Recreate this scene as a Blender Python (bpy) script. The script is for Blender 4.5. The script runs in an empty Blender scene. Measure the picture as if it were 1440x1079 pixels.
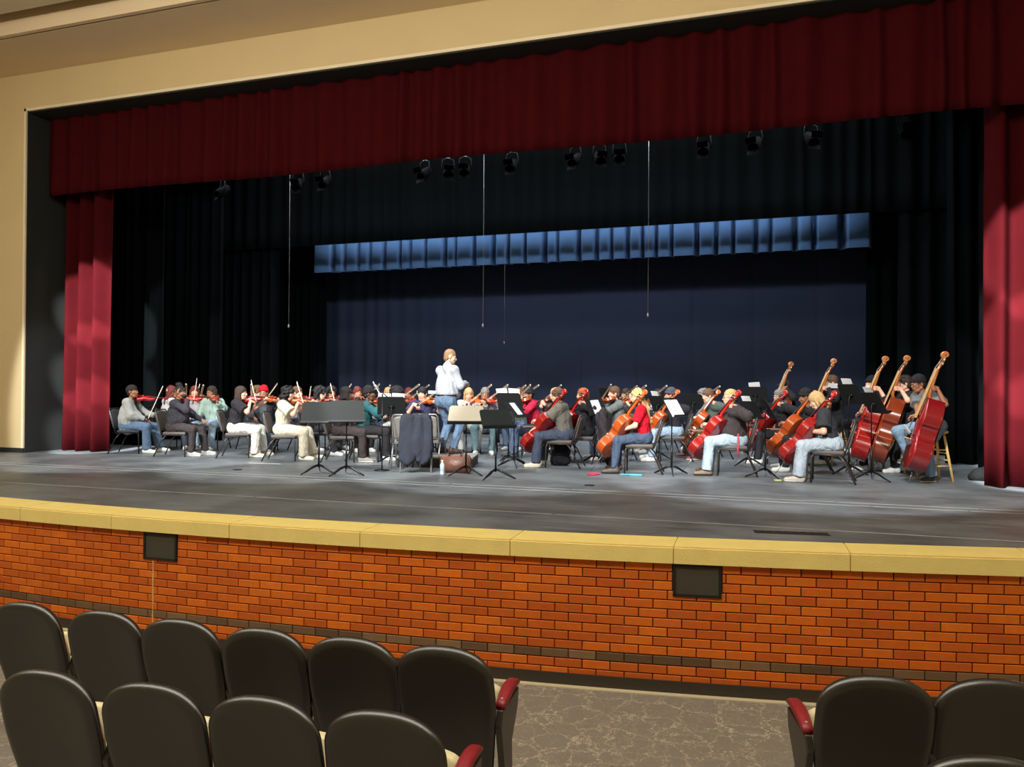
import bpy, bmesh, math, random
import numpy as np
from mathutils import Vector, Matrix
PI = math.pi
C = bpy.context.scene.collection
scene = bpy.context.scene
random.seed(7)

# ------------------------------------------------------------------ camera
F_PX = 1040.0; CAM_H = 1.3
YAW, PITCH, ROLL = 17.4, 0.36, 0.33
cam_d = bpy.data.cameras.new('camera'); cam = bpy.data.objects.new('camera', cam_d); C.objects.link(cam)
cam_d.sensor_fit = 'HORIZONTAL'; cam_d.sensor_width = 36.0; cam_d.lens = F_PX / 1440 * 36.0
cam_d.clip_start = 0.05; cam_d.clip_end = 200
CR = (Matrix.Rotation(math.radians(YAW), 3, 'Z') @ Matrix.Rotation(math.radians(90 + PITCH), 3, 'X') @ Matrix.Rotation(math.radians(ROLL), 3, 'Z'))
cam.matrix_world = Matrix.Translation((0, 0, CAM_H)) @ CR.to_4x4()
scene.camera = cam
def ray(px, py): return CR @ Vector(((px - 720) / F_PX, -(py - 539.5) / F_PX, -1))
def at_z(px, py, z=0.0):
    d = ray(px, py); return Vector((0, 0, CAM_H)) + d * ((z - CAM_H) / d.z)
def at_y(px, py, y):
    d = ray(px, py); return Vector((0, 0, CAM_H)) + d * (y / d.y)

# ------------------------------------------------------------------ world, exposure, lights
w = bpy.data.worlds.new('world'); scene.world = w; w.use_nodes = True
w.node_tree.nodes['Background'].inputs[0].default_value = (0.9, 0.8, 0.65, 1)
w.node_tree.nodes['Background'].inputs[1].default_value = 0.0
scene.view_settings.view_transform = 'Standard'
scene.view_settings.look = 'None'
scene.view_settings.exposure = 0.0
scene.view_settings.gamma = 1.0
scene.view_settings.use_curve_mapping = False

def area(name, loc, aim, sx, sy, power, col):
    l = bpy.data.lights.new(name, 'AREA'); l.shape = 'RECTANGLE'; l.size = sx; l.size_y = sy
    l.energy = power; l.color = col
    o = bpy.data.objects.new(name, l); C.objects.link(o); o.location = loc
    o.rotation_euler = (Vector(aim) - Vector(loc)).to_track_quat('-Z', 'Y').to_euler(); return o
def spot(name, loc, aim, power, col, angle, blend=0.08, rad=0.06):
    l = bpy.data.lights.new(name, 'SPOT'); l.energy = power; l.color = col
    l.spot_size = math.radians(angle); l.spot_blend = blend; l.shadow_soft_size = rad
    o = bpy.data.objects.new(name, l); C.objects.link(o); o.location = loc
    o.rotation_euler = (Vector(aim) - Vector(loc)).to_track_quat('-Z', 'Y').to_euler(); return o
WARM = (1.0, 0.925, 0.78); WHITE = (0.93, 0.97, 1.0); COOL = (0.80, 0.90, 1.0)
# house lights set in the hall ceiling, over the seats
for i, x in enumerate((-12, -8, -4.3, -0.8, 2.8)):
    area('house_light', (x, 3.6, 7.40), (x, 4.2, 0), 3.0, 0.6, 42, WARM)
    area('house_light', (x, 1.2, 7.40), (x, 2.2, 0), 3.0, 0.6, 225, WARM)
for x in (-10, -6.2, -2.4, 1.4):  # added fill lamps below the ceiling, brightening the soffit and front wall
    area('soffit_fill', (x, 4.0, 6.7), (x, 11, 8.0), 2.5, 0.2, 82, WARM)
# front-of-house spots, from over the audience on to the players
for x in (-10.6, -6.9, -3.4, 0.9):
    spot('front_spot', (x * 0.8 - 0.9, 2.0, 7.2), (x, 12.0, 0.75), 6900, WHITE, 32.5, 0.16, 0.10)
# narrow profile spots, one above the other, focused on each side curtain
for z_, r_ in ((0.5, 0.85), (1.7, 0.85), (2.95, 0.85)):
    spot('curtain_spot', (-8.5, 2.0, 7.2), (-12.42, 11.5, z_), 30000, WHITE, 2 * math.degrees(math.atan(r_ / 11.6)), 0.35, 0.04)
    spot('curtain_spot', (0.5, 2.0, 7.2), (3.80, 11.5, z_ + .1), 34000, WHITE, 2 * math.degrees(math.atan(r_ / 11.4)), 0.35, 0.04)
# stage electrics above and between the borders
area('stage_electric', (-4.6, 12.6, 9.3), (-4.6, 12.9, 0), 14, 0.4, 420, WHITE)
area('stage_electric', (-4.6, 15.2, 9.3), (-4.6, 14.9, 0), 13, 0.4, 650, WHITE)
area('border_electric', (-4.6, 17.1, 6.6), (-4.6, 18.1, 4.2), 12.5, 0.25, 360, COOL)
area('cyc_electric', (-4.6, 12.9, 5.78), (-4.6, 20, 1.6), 13, 0.2, 640, COOL)

# ------------------------------------------------------------------ materials
def lin(c):
    return tuple(((v / 255) / 12.92 if v / 255 <= 0.04045 else ((v / 255 + 0.055) / 1.055) ** 2.4) for v in c)
_m = {}
def mat(name, col, rough=0.6, metal=0.0, var=0.0, scale=8.0, bump=0.0, bscale=60.0, spec=0.5, sheen=0.0, coat=0.0):
    key = (name, col, rough)
    if key in _m: return _m[key]
    m = bpy.data.materials.new(name); m.use_nodes = True; nt = m.node_tree; b = nt.nodes['Principled BSDF']
    c = lin(col); b.inputs['Base Color'].default_value = (*c, 1)
    b.inputs['Roughness'].default_value = rough; b.inputs['Metallic'].default_value = metal
    b.inputs['Specular IOR Level'].default_value = spec
    if sheen: b.inputs['Sheen Weight'].default_value = sheen
    if coat: b.inputs['Coat Weight'].default_value = coat; b.inputs['Coat Roughness'].default_value = 0.08
    if var or bump:
        tc = nt.nodes.new('ShaderNodeTexCoord')
    if var:
        n = nt.nodes.new('ShaderNodeTexNoise'); n.inputs['Scale'].default_value = scale; n.inputs['Detail'].default_value = 4
        nt.links.new(tc.outputs['Object'], n.inputs['Vector'])
        mx = nt.nodes.new('ShaderNodeMix'); mx.data_type = 'RGBA'
        mx.inputs[6].default_value = (*[v * (1 - var) for v in c], 1); mx.inputs[7].default_value = (*[min(1, v * (1 + var)) for v in c], 1)
        nt.links.new(n.outputs['Fac'], mx.inputs[0]); nt.links.new(mx.outputs[2], b.inputs['Base Color'])
    if bump:
        n2 = nt.nodes.new('ShaderNodeTexNoise'); n2.inputs['Scale'].default_value = bscale; n2.inputs['Detail'].default_value = 3
        nt.links.new(tc.outputs['Object'], n2.inputs['Vector'])
        bp = nt.nodes.new('ShaderNodeBump'); bp.inputs['Strength'].default_value = bump; bp.inputs['Distance'].default_value = 0.02
        nt.links.new(n2.outputs['Fac'], bp.inputs['Height']); nt.links.new(bp.outputs['Normal'], b.inputs['Normal'])
    _m[key] = m; return m
def cloth(col, fold=.052):
    key = ('cloth', tuple(col), fold)
    if key in _m: return _m[key]
    m = bpy.data.materials.new('cloth'); m.use_nodes = True; nt = m.node_tree; b = nt.nodes['Principled BSDF']; N = nt.nodes.new; L = nt.links.new; c = lin(col)
    b.inputs['Roughness'].default_value = .85; b.inputs['Specular IOR Level'].default_value = .2
    tc = N('ShaderNodeTexCoord'); n1 = N('ShaderNodeTexNoise'); n1.inputs['Scale'].default_value = 7; n1.inputs['Detail'].default_value = 4; L(tc.outputs['Object'], n1.inputs['Vector'])
    mx = N('ShaderNodeMix'); mx.data_type = 'RGBA'; v = .22 if c[2] > c[0] * 1.4 else .10
    mx.inputs[6].default_value = (*[q * (1 - v) for q in c], 1); mx.inputs[7].default_value = (*[min(1, q * (1 + v)) for q in c], 1); L(n1.outputs['Fac'], mx.inputs[0]); L(mx.outputs[2], b.inputs['Base Color'])
    mp = N('ShaderNodeMapping'); mp.inputs['Scale'].default_value = (1, 1, .55); mp.inputs['Rotation'].default_value = (.3, .4, .2); L(tc.outputs['Object'], mp.inputs[0])
    n2 = N('ShaderNodeTexNoise'); n2.inputs['Scale'].default_value = 8.5; n2.inputs['Detail'].default_value = 2.5; n2.inputs['Roughness'].default_value = .5; n2.inputs['Distortion'].default_value = 1.3; L(mp.outputs[0], n2.inputs['Vector'])
    bp = N('ShaderNodeBump'); bp.inputs['Strength'].default_value = .8; bp.inputs['Distance'].default_value = fold; L(n2.outputs['Fac'], bp.inputs['Height']); L(bp.outputs[0], b.inputs['Normal'])
    _m[key] = m; return m
def skin(col): return mat('skin', tuple(col), 0.5, 0, 0.05, 10, 0, 60, 0.4)
def hairm(col): return mat('hair', tuple(col), 0.55, 0, 0.35, 60, 0.6, 120, 0.4)

# ------------------------------------------------------------------ object helpers
def tag(o, label=None, cat=None, group=None, kind=None):
    if label: o['label'] = label
    if cat: o['category'] = cat
    if group: o['group'] = group
    if kind: o['kind'] = kind
    return o
def empty(name, loc=(0, 0, 0), rz=0.0, label=None, cat=None, group=None):
    o = bpy.data.objects.new(name, None); C.objects.link(o); o.location = loc; o.rotation_euler = (0, 0, rz)
    o.empty_display_size = 0.1
    return tag(o, label, cat, group)
def link(name, me, parent=None, smooth=False):
    o = bpy.data.objects.new(name, me); C.objects.link(o)
    if parent: o.parent = parent
    if smooth:
        me.polygons.foreach_set('use_smooth', [True] * len(me.polygons))
    return o
def obj(name, bm, m, parent=None, smooth=False, sharp=None):
    me = bpy.data.meshes.new(name)
    bmesh.ops.recalc_face_normals(bm, faces=bm.faces)
    bm.to_mesh(me); bm.free()
    for x in (m if isinstance(m, (list, tuple)) else [m]): me.materials.append(x)
    o = link(name, me, parent, smooth)
    if sharp: me.set_sharp_from_angle(angle=math.radians(sharp))
    return o
def npmesh(name, V, Q, mats, MI=None, smooth=True):
    V = np.asarray(V, dtype=np.float32); Q = np.asarray(Q, dtype=np.int32)
    me = bpy.data.meshes.new(name); me.vertices.add(len(V)); me.vertices.foreach_set('co', V.ravel())
    me.loops.add(Q.size); me.loops.foreach_set('vertex_index', Q.ravel())
    me.polygons.add(len(Q)); me.polygons.foreach_set('loop_start', np.arange(len(Q), dtype=np.int32) * 4)
    if MI is not None: me.polygons.foreach_set('material_index', np.asarray(MI, dtype=np.int32))
    if smooth: me.polygons.foreach_set('use_smooth', np.ones(len(Q), dtype=bool))
    for x in (mats if isinstance(mats, (list, tuple)) else [mats]): me.materials.append(x)
    me.update(calc_edges=True); me.validate(); return me
def copy_tree(o, parent=None):
    c = o.copy(); C.objects.link(c)
    if parent: c.parent = parent
    for ch in list(o.children): copy_tree(ch, c)
    return c
def box(bm, lo, hi, M=None, mi=0):
    r = bmesh.ops.create_cube(bm, size=1.0)
    s = [hi[i] - lo[i] for i in range(3)]; c = [(hi[i] + lo[i]) / 2 for i in range(3)]
    for v in r['verts']:
        v.co = Vector((v.co.x * s[0] + c[0], v.co.y * s[1] + c[1], v.co.z * s[2] + c[2]))
        if M is not None: v.co = M @ v.co
    for v in r['verts']:
        for f in v.link_faces: f.material_index = mi
    return r['verts']
def bevel_all(bm, w_, seg=2):
    bmesh.ops.bevel(bm, geom=list(bm.edges), offset=w_, segments=seg, affect='EDGES', profile=0.5)
def tube(bm, pts, rad, n=8, cap=True, mi=0, squash=None):
    """sweep a circle along pts; rad scalar or list"""
    pts = [Vector(p) for p in pts]; k = len(pts)
    if not hasattr(rad, '__len__'): rad = [rad] * k
    rings = []; up = None
    for i in range(k):
        t = (pts[min(i + 1, k - 1)] - pts[max(i - 1, 0)])
        if t.length < 1e-9: t = Vector((0, 0, 1))
        t.normalize()
        if up is None: up = Vector((1, 0, 0)) if abs(t.x) < 0.8 else Vector((0, 1, 0))
        a = (up - t * up.dot(t)).normalized(); b = t.cross(a); up = a
        sa, sb = (1, 1) if squash is None else squash
        rings.append([bm.verts.new(pts[i] + (a * math.cos(2 * PI * j / n) * sa + b * math.sin(2 * PI * j / n) * sb) * rad[i]) for j in range(n)])
    for i in range(k - 1):
        for j in range(n):
            f = bm.faces.new((rings[i][j], rings[i][(j + 1) % n], rings[i + 1][(j + 1) % n], rings[i + 1][j])); f.material_index = mi
    if cap:
        f = bm.faces.new(rings[0][::-1]); f.material_index = mi; f = bm.faces.new(rings[-1]); f.material_index = mi
def arc(c, r, a0, a1, n, ax1, ax2):
    c = Vector(c); ax1 = Vector(ax1); ax2 = Vector(ax2)
    return [c + ax1 * (r * math.cos(a0 + (a1 - a0) * i / n)) + ax2 * (r * math.sin(a0 + (a1 - a0) * i / n)) for i in range(n + 1)]
def lathe(bm, prof, c=(0, 0, 0), n=16, mi=0):
    c = Vector(c); rings = []
    for r, z in prof:
        rings.append([bm.verts.new(c + Vector((max(r, 1e-4) * math.cos(2 * PI * j / n), max(r, 1e-4) * math.sin(2 * PI * j / n), z))) for j in range(n)])
    for i in range(len(rings) - 1):
        for j in range(n):
            f = bm.faces.new((rings[i][j], rings[i][(j + 1) % n], rings[i + 1][(j + 1) % n], rings[i + 1][j])); f.material_index = mi
    bm.faces.new(rings[0][::-1]).material_index = mi; bm.faces.new(rings[-1]).material_index = mi
def prism(bm, poly, fn0, fn1, mi=0):
    """solid between two images of a closed outline"""
    a = [bm.verts.new(fn0(p)) for p in poly]; b = [bm.verts.new(fn1(p)) for p in poly]; n = len(poly)
    for i in range(n): bm.faces.new((a[i], a[(i + 1) % n], b[(i + 1) % n], b[i])).material_index = mi
    bm.faces.new(a[::-1]).material_index = mi; bm.faces.new(b).material_index = mi

# ------------------------------------------------------------------ implicit surfaces (bodies, clothes, hair)
def cone(a, b, ra, rb=None, flat=0):
    a = np.array(a, float); b = np.array(b, float); rb = ra if rb is None else rb
    L = max(np.linalg.norm(b - a), 1e-6); u = (b - a) / L; R = max(ra, rb)
    def f(P):
        d = P - a; t = d @ u; tt = np.clip(t / L, 0, 1)
        q = np.linalg.norm(d - (tt * L)[..., None] * u, axis=-1) - (ra + (rb - ra) * tt)
        if flat & 1: q = np.maximum(q, t - L)
        if flat & 2: q = np.maximum(q, -t)
        return q
    return f, np.minimum(a, b) - R, np.maximum(a, b) + R, 1
def ell(c, r, M=None, op=1):
    c = np.array(c, float); r = np.array(r, float)
    if M is None:
        f = lambda P: (np.linalg.norm((P - c) / r, axis=-1) - 1) * r.min()
        R = r
    else:
        Mi = np.array(M.to_3x3().transposed())
        f = lambda P: (np.linalg.norm(((P - c) @ Mi.T) / r, axis=-1) - 1) * r.min()
        R = np.array([r.max()] * 3)
    return f, c - R, c + R, op
def half(n, dist, k=None):   # keeps points with n.P < dist
    n = np.array(n, float)
    return (lambda P: P @ n - dist), None, None, 2
def wave(amp, freq, seed, vert=1.0):
    rs = np.random.RandomState(seed); dirs = rs.normal(size=(5, 3)); dirs /= np.linalg.norm(dirs, axis=1)[:, None]; dirs[:, 2] *= vert
    fr = freq * (0.7 + rs.rand(5) * 0.9); ph = rs.rand(5) * 6.28
    def g(P):
        s = 0
        for i in range(5): s = s + np.sin((P @ dirs[i]) * fr[i] + ph[i] + 1.3 * np.sin((P @ dirs[(i + 1) % 5]) * fr[i] * 0.5))
        return s * amp / 2.5
    return g
def sdf_mesh(prims, h, k=0.03, noise=None):
    pos = [p for p in prims if p[3] == 1]
    lo = np.min([p[1] for p in pos], axis=0) - 0.03 - 2 * h; hi = np.max([p[2] for p in pos], axis=0) + 0.03 + 2 * h
    n = np.ceil((hi - lo) / h).astype(int) + 1
    G = np.stack(np.meshgrid(*[lo[i] + h * np.arange(n[i]) for i in range(3)], indexing='ij'), -1)
    D = np.full(n, 0.5)
    for f, a, b, op in prims:
        if a is None:
            D = np.maximum(D, f(G)); continue
        m = k + 3 * h + 0.01
        i0 = np.clip(np.floor((a - m - lo) / h).astype(int), 0, n - 1); i1 = np.clip(np.ceil((b + m - lo) / h).astype(int) + 1, 1, n)
        if (i1 <= i0).any(): continue
        s = tuple(slice(i0[j], i1[j]) for j in range(3)); v = f(G[s]); d = D[s]
        if op == 1:
            hh = np.clip(k - np.abs(d - v), 0, None) / k; D[s] = np.minimum(d, v) - hh * hh * k * 0.25
        else:
            D[s] = np.maximum(d, -v)
    if noise is not None:
        near = np.abs(D) < 4 * h
        D[near] += noise(G[near])
    D[0] = D[-1] = 1; D[:, 0] = D[:, -1] = 1; D[:, :, 0] = D[:, :, -1] = 1
    S = D < 0
    cs = np.zeros(n - 1, int)
    for dx in (0, 1):
        for dy in (0, 1):
            for dz in (0, 1): cs += S[dx:n[0] - 1 + dx, dy:n[1] - 1 + dy, dz:n[2] - 1 + dz]
    act = np.argwhere((cs > 0) & (cs < 8))
    idx = -np.ones(n - 1, int); idx[tuple(act.T)] = np.arange(len(act))
    acc = np.zeros((len(act), 3)); cnt = np.zeros(len(act))
    cor = [(x, y, z) for x in (0, 1) for y in (0, 1) for z in (0, 1)]
    val = {c: D[tuple((act + c).T)] for c in cor}
    for c in cor:
        for ax in range(3):
            if c[ax]: continue
            c2 = list(c); c2[ax] = 1; c2 = tuple(c2); v0, v1 = val[c], val[c2]; x = (v0 < 0) != (v1 < 0)
            t = np.where(x, v0 / np.where(np.abs(v0 - v1) < 1e-12, 1, v0 - v1), 0)
            p = np.tile(np.array(c, float), (len(act), 1)); p[:, ax] += t
            acc[x] += p[x]; cnt[x] += 1
    V = lo + h * (act + acc / cnt[:, None])
    Q = []
    for ax in range(3):
        a2, a3 = (ax + 1) % 3, (ax + 2) % 3
        s0 = [slice(1, -1)] * 3; s1 = [slice(1, -1)] * 3; s0[ax] = slice(0, -1); s1[ax] = slice(1, None)
        A = S[tuple(s0)]; B = S[tuple(s1)]; e = np.argwhere(A != B); off = np.array([1, 1, 1]); off[ax] = 0
        inside = A[tuple(e.T)]; e = e + off
        u = np.zeros(3, int); u[a2] = 1; v = np.zeros(3, int); v[a3] = 1
        q = np.stack([idx[tuple((e - u - v).T)], idx[tuple((e - v).T)], idx[tuple(e.T)], idx[tuple((e - u).T)]], 1)
        q[~inside] = q[~inside][:, ::-1]; Q.append(q)
    return V, np.concatenate(Q)
def merge(parts):
    """parts: list of (V,Q,mat_index array or int)"""
    V = []; Q = []; M = []; o = 0
    for v, q, m in parts:
        V.append(v); Q.append(q + o); M.append(np.full(len(q), m) if np.isscalar(m) else m); o += len(v)
    return np.concatenate(V), np.concatenate(Q), np.concatenate(M)
def uvs(c, r, nu=10, nv=6):
    V = []; Q = []
    for i in range(nv + 1):
        for j in range(nu):
            t = PI * i / nv; p = 2 * PI * j / nu
            V.append((c[0] + r * math.sin(t) * math.cos(p), c[1] + r * math.sin(t) * math.sin(p), c[2] + r * math.cos(t)))
    for i in range(nv):
        for j in range(nu): Q.append((i * nu + j, (i + 1) * nu + j, (i + 1) * nu + (j + 1) % nu, i * nu + (j + 1) % nu))
    return np.array(V), np.array(Q)

# ================================================================== THE PLACE
CX = -4.6                                    # centre line of the stage
def y_in(x): return 6.33 + 0.0139 * (x - CX) ** 2 + 0.0215 * (x - CX)
def y_out(x): return y_in(x) - 0.42
FLOOR_Z = -1.22
def hall_z(y): return FLOOR_Z + max(0.0, (5.0 - y)) * 0.11

def wood_floor():
    m = bpy.data.materials.new('painted_stage_boards'); m.use_nodes = True; nt = m.node_tree; b = nt.nodes['Principled BSDF']; N = nt.nodes.new; L = nt.links.new
    tc = N('ShaderNodeTexCoord'); mp = N('ShaderNodeMapping'); mp.inputs['Scale'].default_value = (0.35, 7, 1)
    n1 = N('ShaderNodeTexNoise'); n1.inputs['Scale'].default_value = 3.0; n1.inputs['Detail'].default_value = 6; n1.inputs['Roughness'].default_value = 0.65
    L(tc.outputs['Object'], mp.inputs[0]); L(mp.outputs[0], n1.inputs['Vector'])
    n2 = N('ShaderNodeTexNoise'); n2.inputs['Scale'].default_value = 1.1; n2.inputs['Detail'].default_value = 5; L(tc.outputs['Object'], n2.inputs['Vector'])
    ad = N('ShaderNodeMath'); ad.operation = 'ADD'; L(n1.outputs['Fac'], ad.inputs[0]); L(n2.outputs['Fac'], ad.inputs[1])
    r = N('ShaderNodeValToRGB'); e = r.color_ramp.elements; e[0].position = 0.30; e[0].color = (*lin((30, 33, 36)), 1); e[1].position = 0.68; e[1].color = (*lin((126, 131, 134)), 1)
    hf = N('ShaderNodeMath'); hf.operation = 'MULTIPLY'; hf.inputs[1].default_value = 0.5; L(ad.outputs[0], hf.inputs[0]); L(hf.outputs[0], r.inputs[0])
    # fine scuffs
    mp2 = N('ShaderNodeMapping'); mp2.inputs['Scale'].default_value = (1.5, 14, 1); L(tc.outputs['Object'], mp2.inputs[0])
    n3 = N('ShaderNodeTexNoise'); n3.inputs['Scale'].default_value = 4; n3.inputs['Detail'].default_value = 3; L(mp2.outputs[0], n3.inputs['Vector'])
    r3 = N('ShaderNodeValToRGB'); r3.color_ramp.elements[0].position = 0.60; r3.color_ramp.elements[1].position = 0.70; L(n3.outputs['Fac'], r3.inputs[0])
    r3.color_ramp.elements[0].color = (0, 0, 0, 1); r3.color_ramp.elements[1].color = (.5, .5, .5, 1)
    mx = N('ShaderNodeMix'); mx.data_type = 'RGBA'; L(r3.outputs[0], mx.inputs[0]); L(r.outputs[0], mx.inputs[6]); mx.inputs[7].default_value = (*lin((150, 152, 150)), 1)
    L(mx.outputs[2], b.inputs['Base Color'])
    rr = N('ShaderNodeMapRange'); rr.inputs[3].default_value = 0.34; rr.inputs[4].default_value = 0.6; L(n1.outputs['Fac'], rr.inputs[0]); L(rr.outputs[0], b.inputs['Roughness'])
    return m
def carpet():
    m = bpy.data.materials.new('hall_carpet'); m.use_nodes = True; nt = m.node_tree; b = nt.nodes['Principled BSDF']; N = nt.nodes.new; L = nt.links.new
    tc = N('ShaderNodeTexCoord'); nz = N('ShaderNodeTexNoise'); nz.inputs['Scale'].default_value = 5; nz.inputs['Detail'].default_value = 5; nz.inputs['Roughness'].default_value = 0.7
    L(tc.outputs['Object'], nz.inputs['Vector'])
    sc = N('ShaderNodeVectorMath'); sc.operation = 'SCALE'; sc.inputs[3].default_value = 0.36; L(nz.outputs['Color'], sc.inputs[0])
    ad = N('ShaderNodeVectorMath'); L(tc.outputs['Object'], ad.inputs[0]); L(sc.outputs[0], ad.inputs[1])
    def veins(scale, wd):
        v = N('ShaderNodeTexVoronoi'); v.feature = 'DISTANCE_TO_EDGE'; v.inputs['Scale'].default_value = scale; L(ad.outputs[0], v.inputs['Vector'])
        r = N('ShaderNodeMapRange'); r.inputs[1].default_value = 0.0; r.inputs[2].default_value = wd; r.inputs[3].default_value = 1; r.inputs[4].default_value = 0; L(v.outputs['Distance'], r.inputs[0]); return r
    a = veins(4.2, 0.026); c = veins(7.5, 0.02)
    mxv = N('ShaderNodeMath'); mxv.operation = 'MAXIMUM'; L(a.outputs[0], mxv.inputs[0])
    h2 = N('ShaderNodeMath'); h2.operation = 'MULTIPLY'; h2.inputs[1].default_value = 0.55; L(c.outputs[0], h2.inputs[0]); L(h2.outputs[0], mxv.inputs[1])
    n2 = N('ShaderNodeTexNoise'); n2.inputs['Scale'].default_value = 160; n2.inputs['Detail'].default_value = 2; L(tc.outputs['Object'], n2.inputs['Vector'])
    n5 = N('ShaderNodeTexNoise'); n5.inputs['Scale'].default_value = 3.5; n5.inputs['Detail'].default_value = 3; L(tc.outputs['Object'], n5.inputs['Vector'])
    md = N('ShaderNodeMath'); md.operation = 'MULTIPLY'; L(mxv.outputs[0], md.inputs[0]); L(n5.outputs['Fac'], md.inputs[1])
    base = N('ShaderNodeMix'); base.data_type = 'RGBA'; L(n2.outputs['Fac'], base.inputs[0]); base.inputs[6].default_value = (*lin((88, 82, 74)), 1); base.inputs[7].default_value = (*lin((142, 134, 122)), 1)
    mx = N('ShaderNodeMix'); mx.data_type = 'RGBA'; L(md.outputs[0], mx.inputs[0]); L(base.outputs[2], mx.inputs[6]); mx.inputs[7].default_value = (*lin((214, 200, 168)), 1)
    L(mx.outputs[2], b.inputs['Base Color']); b.inputs['Roughness'].default_value = 0.95; b.inputs['Specular IOR Level'].default_value = 0.1
    bp = N('ShaderNodeBump'); bp.inputs['Strength'].default_value = 0.5; bp.inputs['Distance'].default_value = 0.004; L(n2.outputs['Fac'], bp.inputs['Height']); L(bp.outputs[0], b.inputs['Normal'])
    return m
M_STAGE = wood_floor(); M_CARPET = carpet(); M_BRICK = None
M_CREAM = mat('cream_plaster', (206, 184, 138), 0.8, 0, 0.04, 1.5, 0.1, 90)
M_STONE = mat('yellow_cast_stone', (226, 204, 122), 0.6, 0, 0.10, 5, 0.15, 80)
M_BLACKWALL = mat('black_paint', (22, 24, 22), 0.8)
M_DARKBASE = mat('dark_rubber_base', (50, 42, 32), 0.6)
M_BLACKM = mat('black_metal', (14, 14, 14), 0.55)
M_TAPE = mat('worn_white_tape', (150, 150, 148), 0.7, 0, 0.45, 3)
XL, XR = -13.25, 4.05

def struct(name, bm, m, smooth=False): return tag(obj(name, bm, m, None, smooth), kind='structure')
# stage floor with the curved apron
xs = [XL - 3.5 + i * (abs(XL) + 3.5 + XR + 4.5) / 60 for i in range(61)]
bm = bmesh.new()
for i in range(60):
    x0, x1 = xs[i], xs[i + 1]
    a = [bm.verts.new((x0, y_in(x0), 0)), bm.verts.new((x1, y_in(x1), 0)), bm.verts.new((x1, 20.6, 0)), bm.verts.new((x0, 20.6, 0))]
    c = [bm.verts.new((v.co.x, v.co.y, -0.12)) for v in a]
    bm.faces.new(a); bm.faces.new(c[::-1]); bm.faces.new((a[1], a[0], c[0], c[1])); bm.faces.new((a[3], a[2], c[2], c[3]))
bmesh.ops.remove_doubles(bm, verts=bm.verts, dist=1e-5)
struct('stage_floor', bm, M_STAGE)
# hall floor: level at the pit, then rising under the seats
bm = bmesh.new()
prof = [(8.6, FLOOR_Z), (5.0, FLOOR_Z), (-6.0, hall_z(-6.0))]
for (ya, za), (yb, zb) in zip(prof[:-1], prof[1:]):
    v = [bm.verts.new(p) for p in ((-17, ya, za), (8.5, ya, za), (8.5, yb, zb), (-17, yb, zb))]
    q = [bm.verts.new(p.co - Vector((0, 0, 0.1))) for p in v]
    bm.faces.new(v); bm.faces.new(q[::-1])
    for i in range(4): bm.faces.new((v[i], v[(i + 1) % 4], q[(i + 1) % 4], q[i]))
bmesh.ops.remove_doubles(bm, verts=bm.verts, dist=1e-5)
struct('floor', bm, M_CARPET)
# curved brick wall below the apron: a mortar wall with every brick standing proud of it
ZT, ZB = -0.14, -1.125
def arc_table():
    T = []; s_ = 0; px_ = None
    x = xs[0]
    while x < xs[-1]:
        y = y_out(x)
        if px_ is not None: s_ += math.hypot(x - px_[0], y - px_[1])
        T.append((s_, x)); px_ = (x, y); x += .02
    return T
AT = arc_table(); ATs = np.array([t[0] for t in AT]); ATx = np.array([t[1] for t in AT])
def brick_mat(name, c1, c2):
    m = bpy.data.materials.new(name); m.use_nodes = True; nt = m.node_tree; b = nt.nodes['Principled BSDF']; N = nt.nodes.new; L = nt.links.new
    at = N('ShaderNodeAttribute'); at.attribute_name = 'tone'
    mx = N('ShaderNodeMix'); mx.data_type = 'RGBA'; mx.inputs[6].default_value = (*lin(c1), 1); mx.inputs[7].default_value = (*lin(c2), 1); L(at.outputs['Fac'], mx.inputs[0])
    tc = N('ShaderNodeTexCoord'); nz = N('ShaderNodeTexNoise'); nz.inputs['Scale'].default_value = 14; nz.inputs['Detail'].default_value = 6; nz.inputs['Roughness'].default_value = .7; L(tc.outputs['Object'], nz.inputs['Vector'])
    rm = N('ShaderNodeMapRange'); rm.inputs[3].default_value = .75; rm.inputs[4].default_value = 1.22; L(nz.outputs['Fac'], rm.inputs[0])
    mu = N('ShaderNodeMix'); mu.data_type = 'RGBA'; mu.blend_type = 'MULTIPLY'; mu.inputs[0].default_value = 1; L(mx.outputs[2], mu.inputs[6]); L(rm.outputs[0], mu.inputs[7]); L(mu.outputs[2], b.inputs['Base Color'])
    b.inputs['Roughness'].default_value = .62; b.inputs['Specular IOR Level'].default_value = .4
    bp = N('ShaderNodeBump'); bp.inputs['Strength'].default_value = .35; bp.inputs['Distance'].default_value = .004; L(nz.outputs['Fac'], bp.inputs['Height']); L(bp.outputs[0], b.inputs['Normal']); return m
M_BR1 = brick_mat('orange_brick', (182, 82, 12), (214, 108, 16)); M_BR2 = brick_mat('dark_brown_brick', (92, 68, 44), (128, 98, 66)); M_MORT = mat('dark_mortar', (66, 36, 22), .9)
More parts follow.
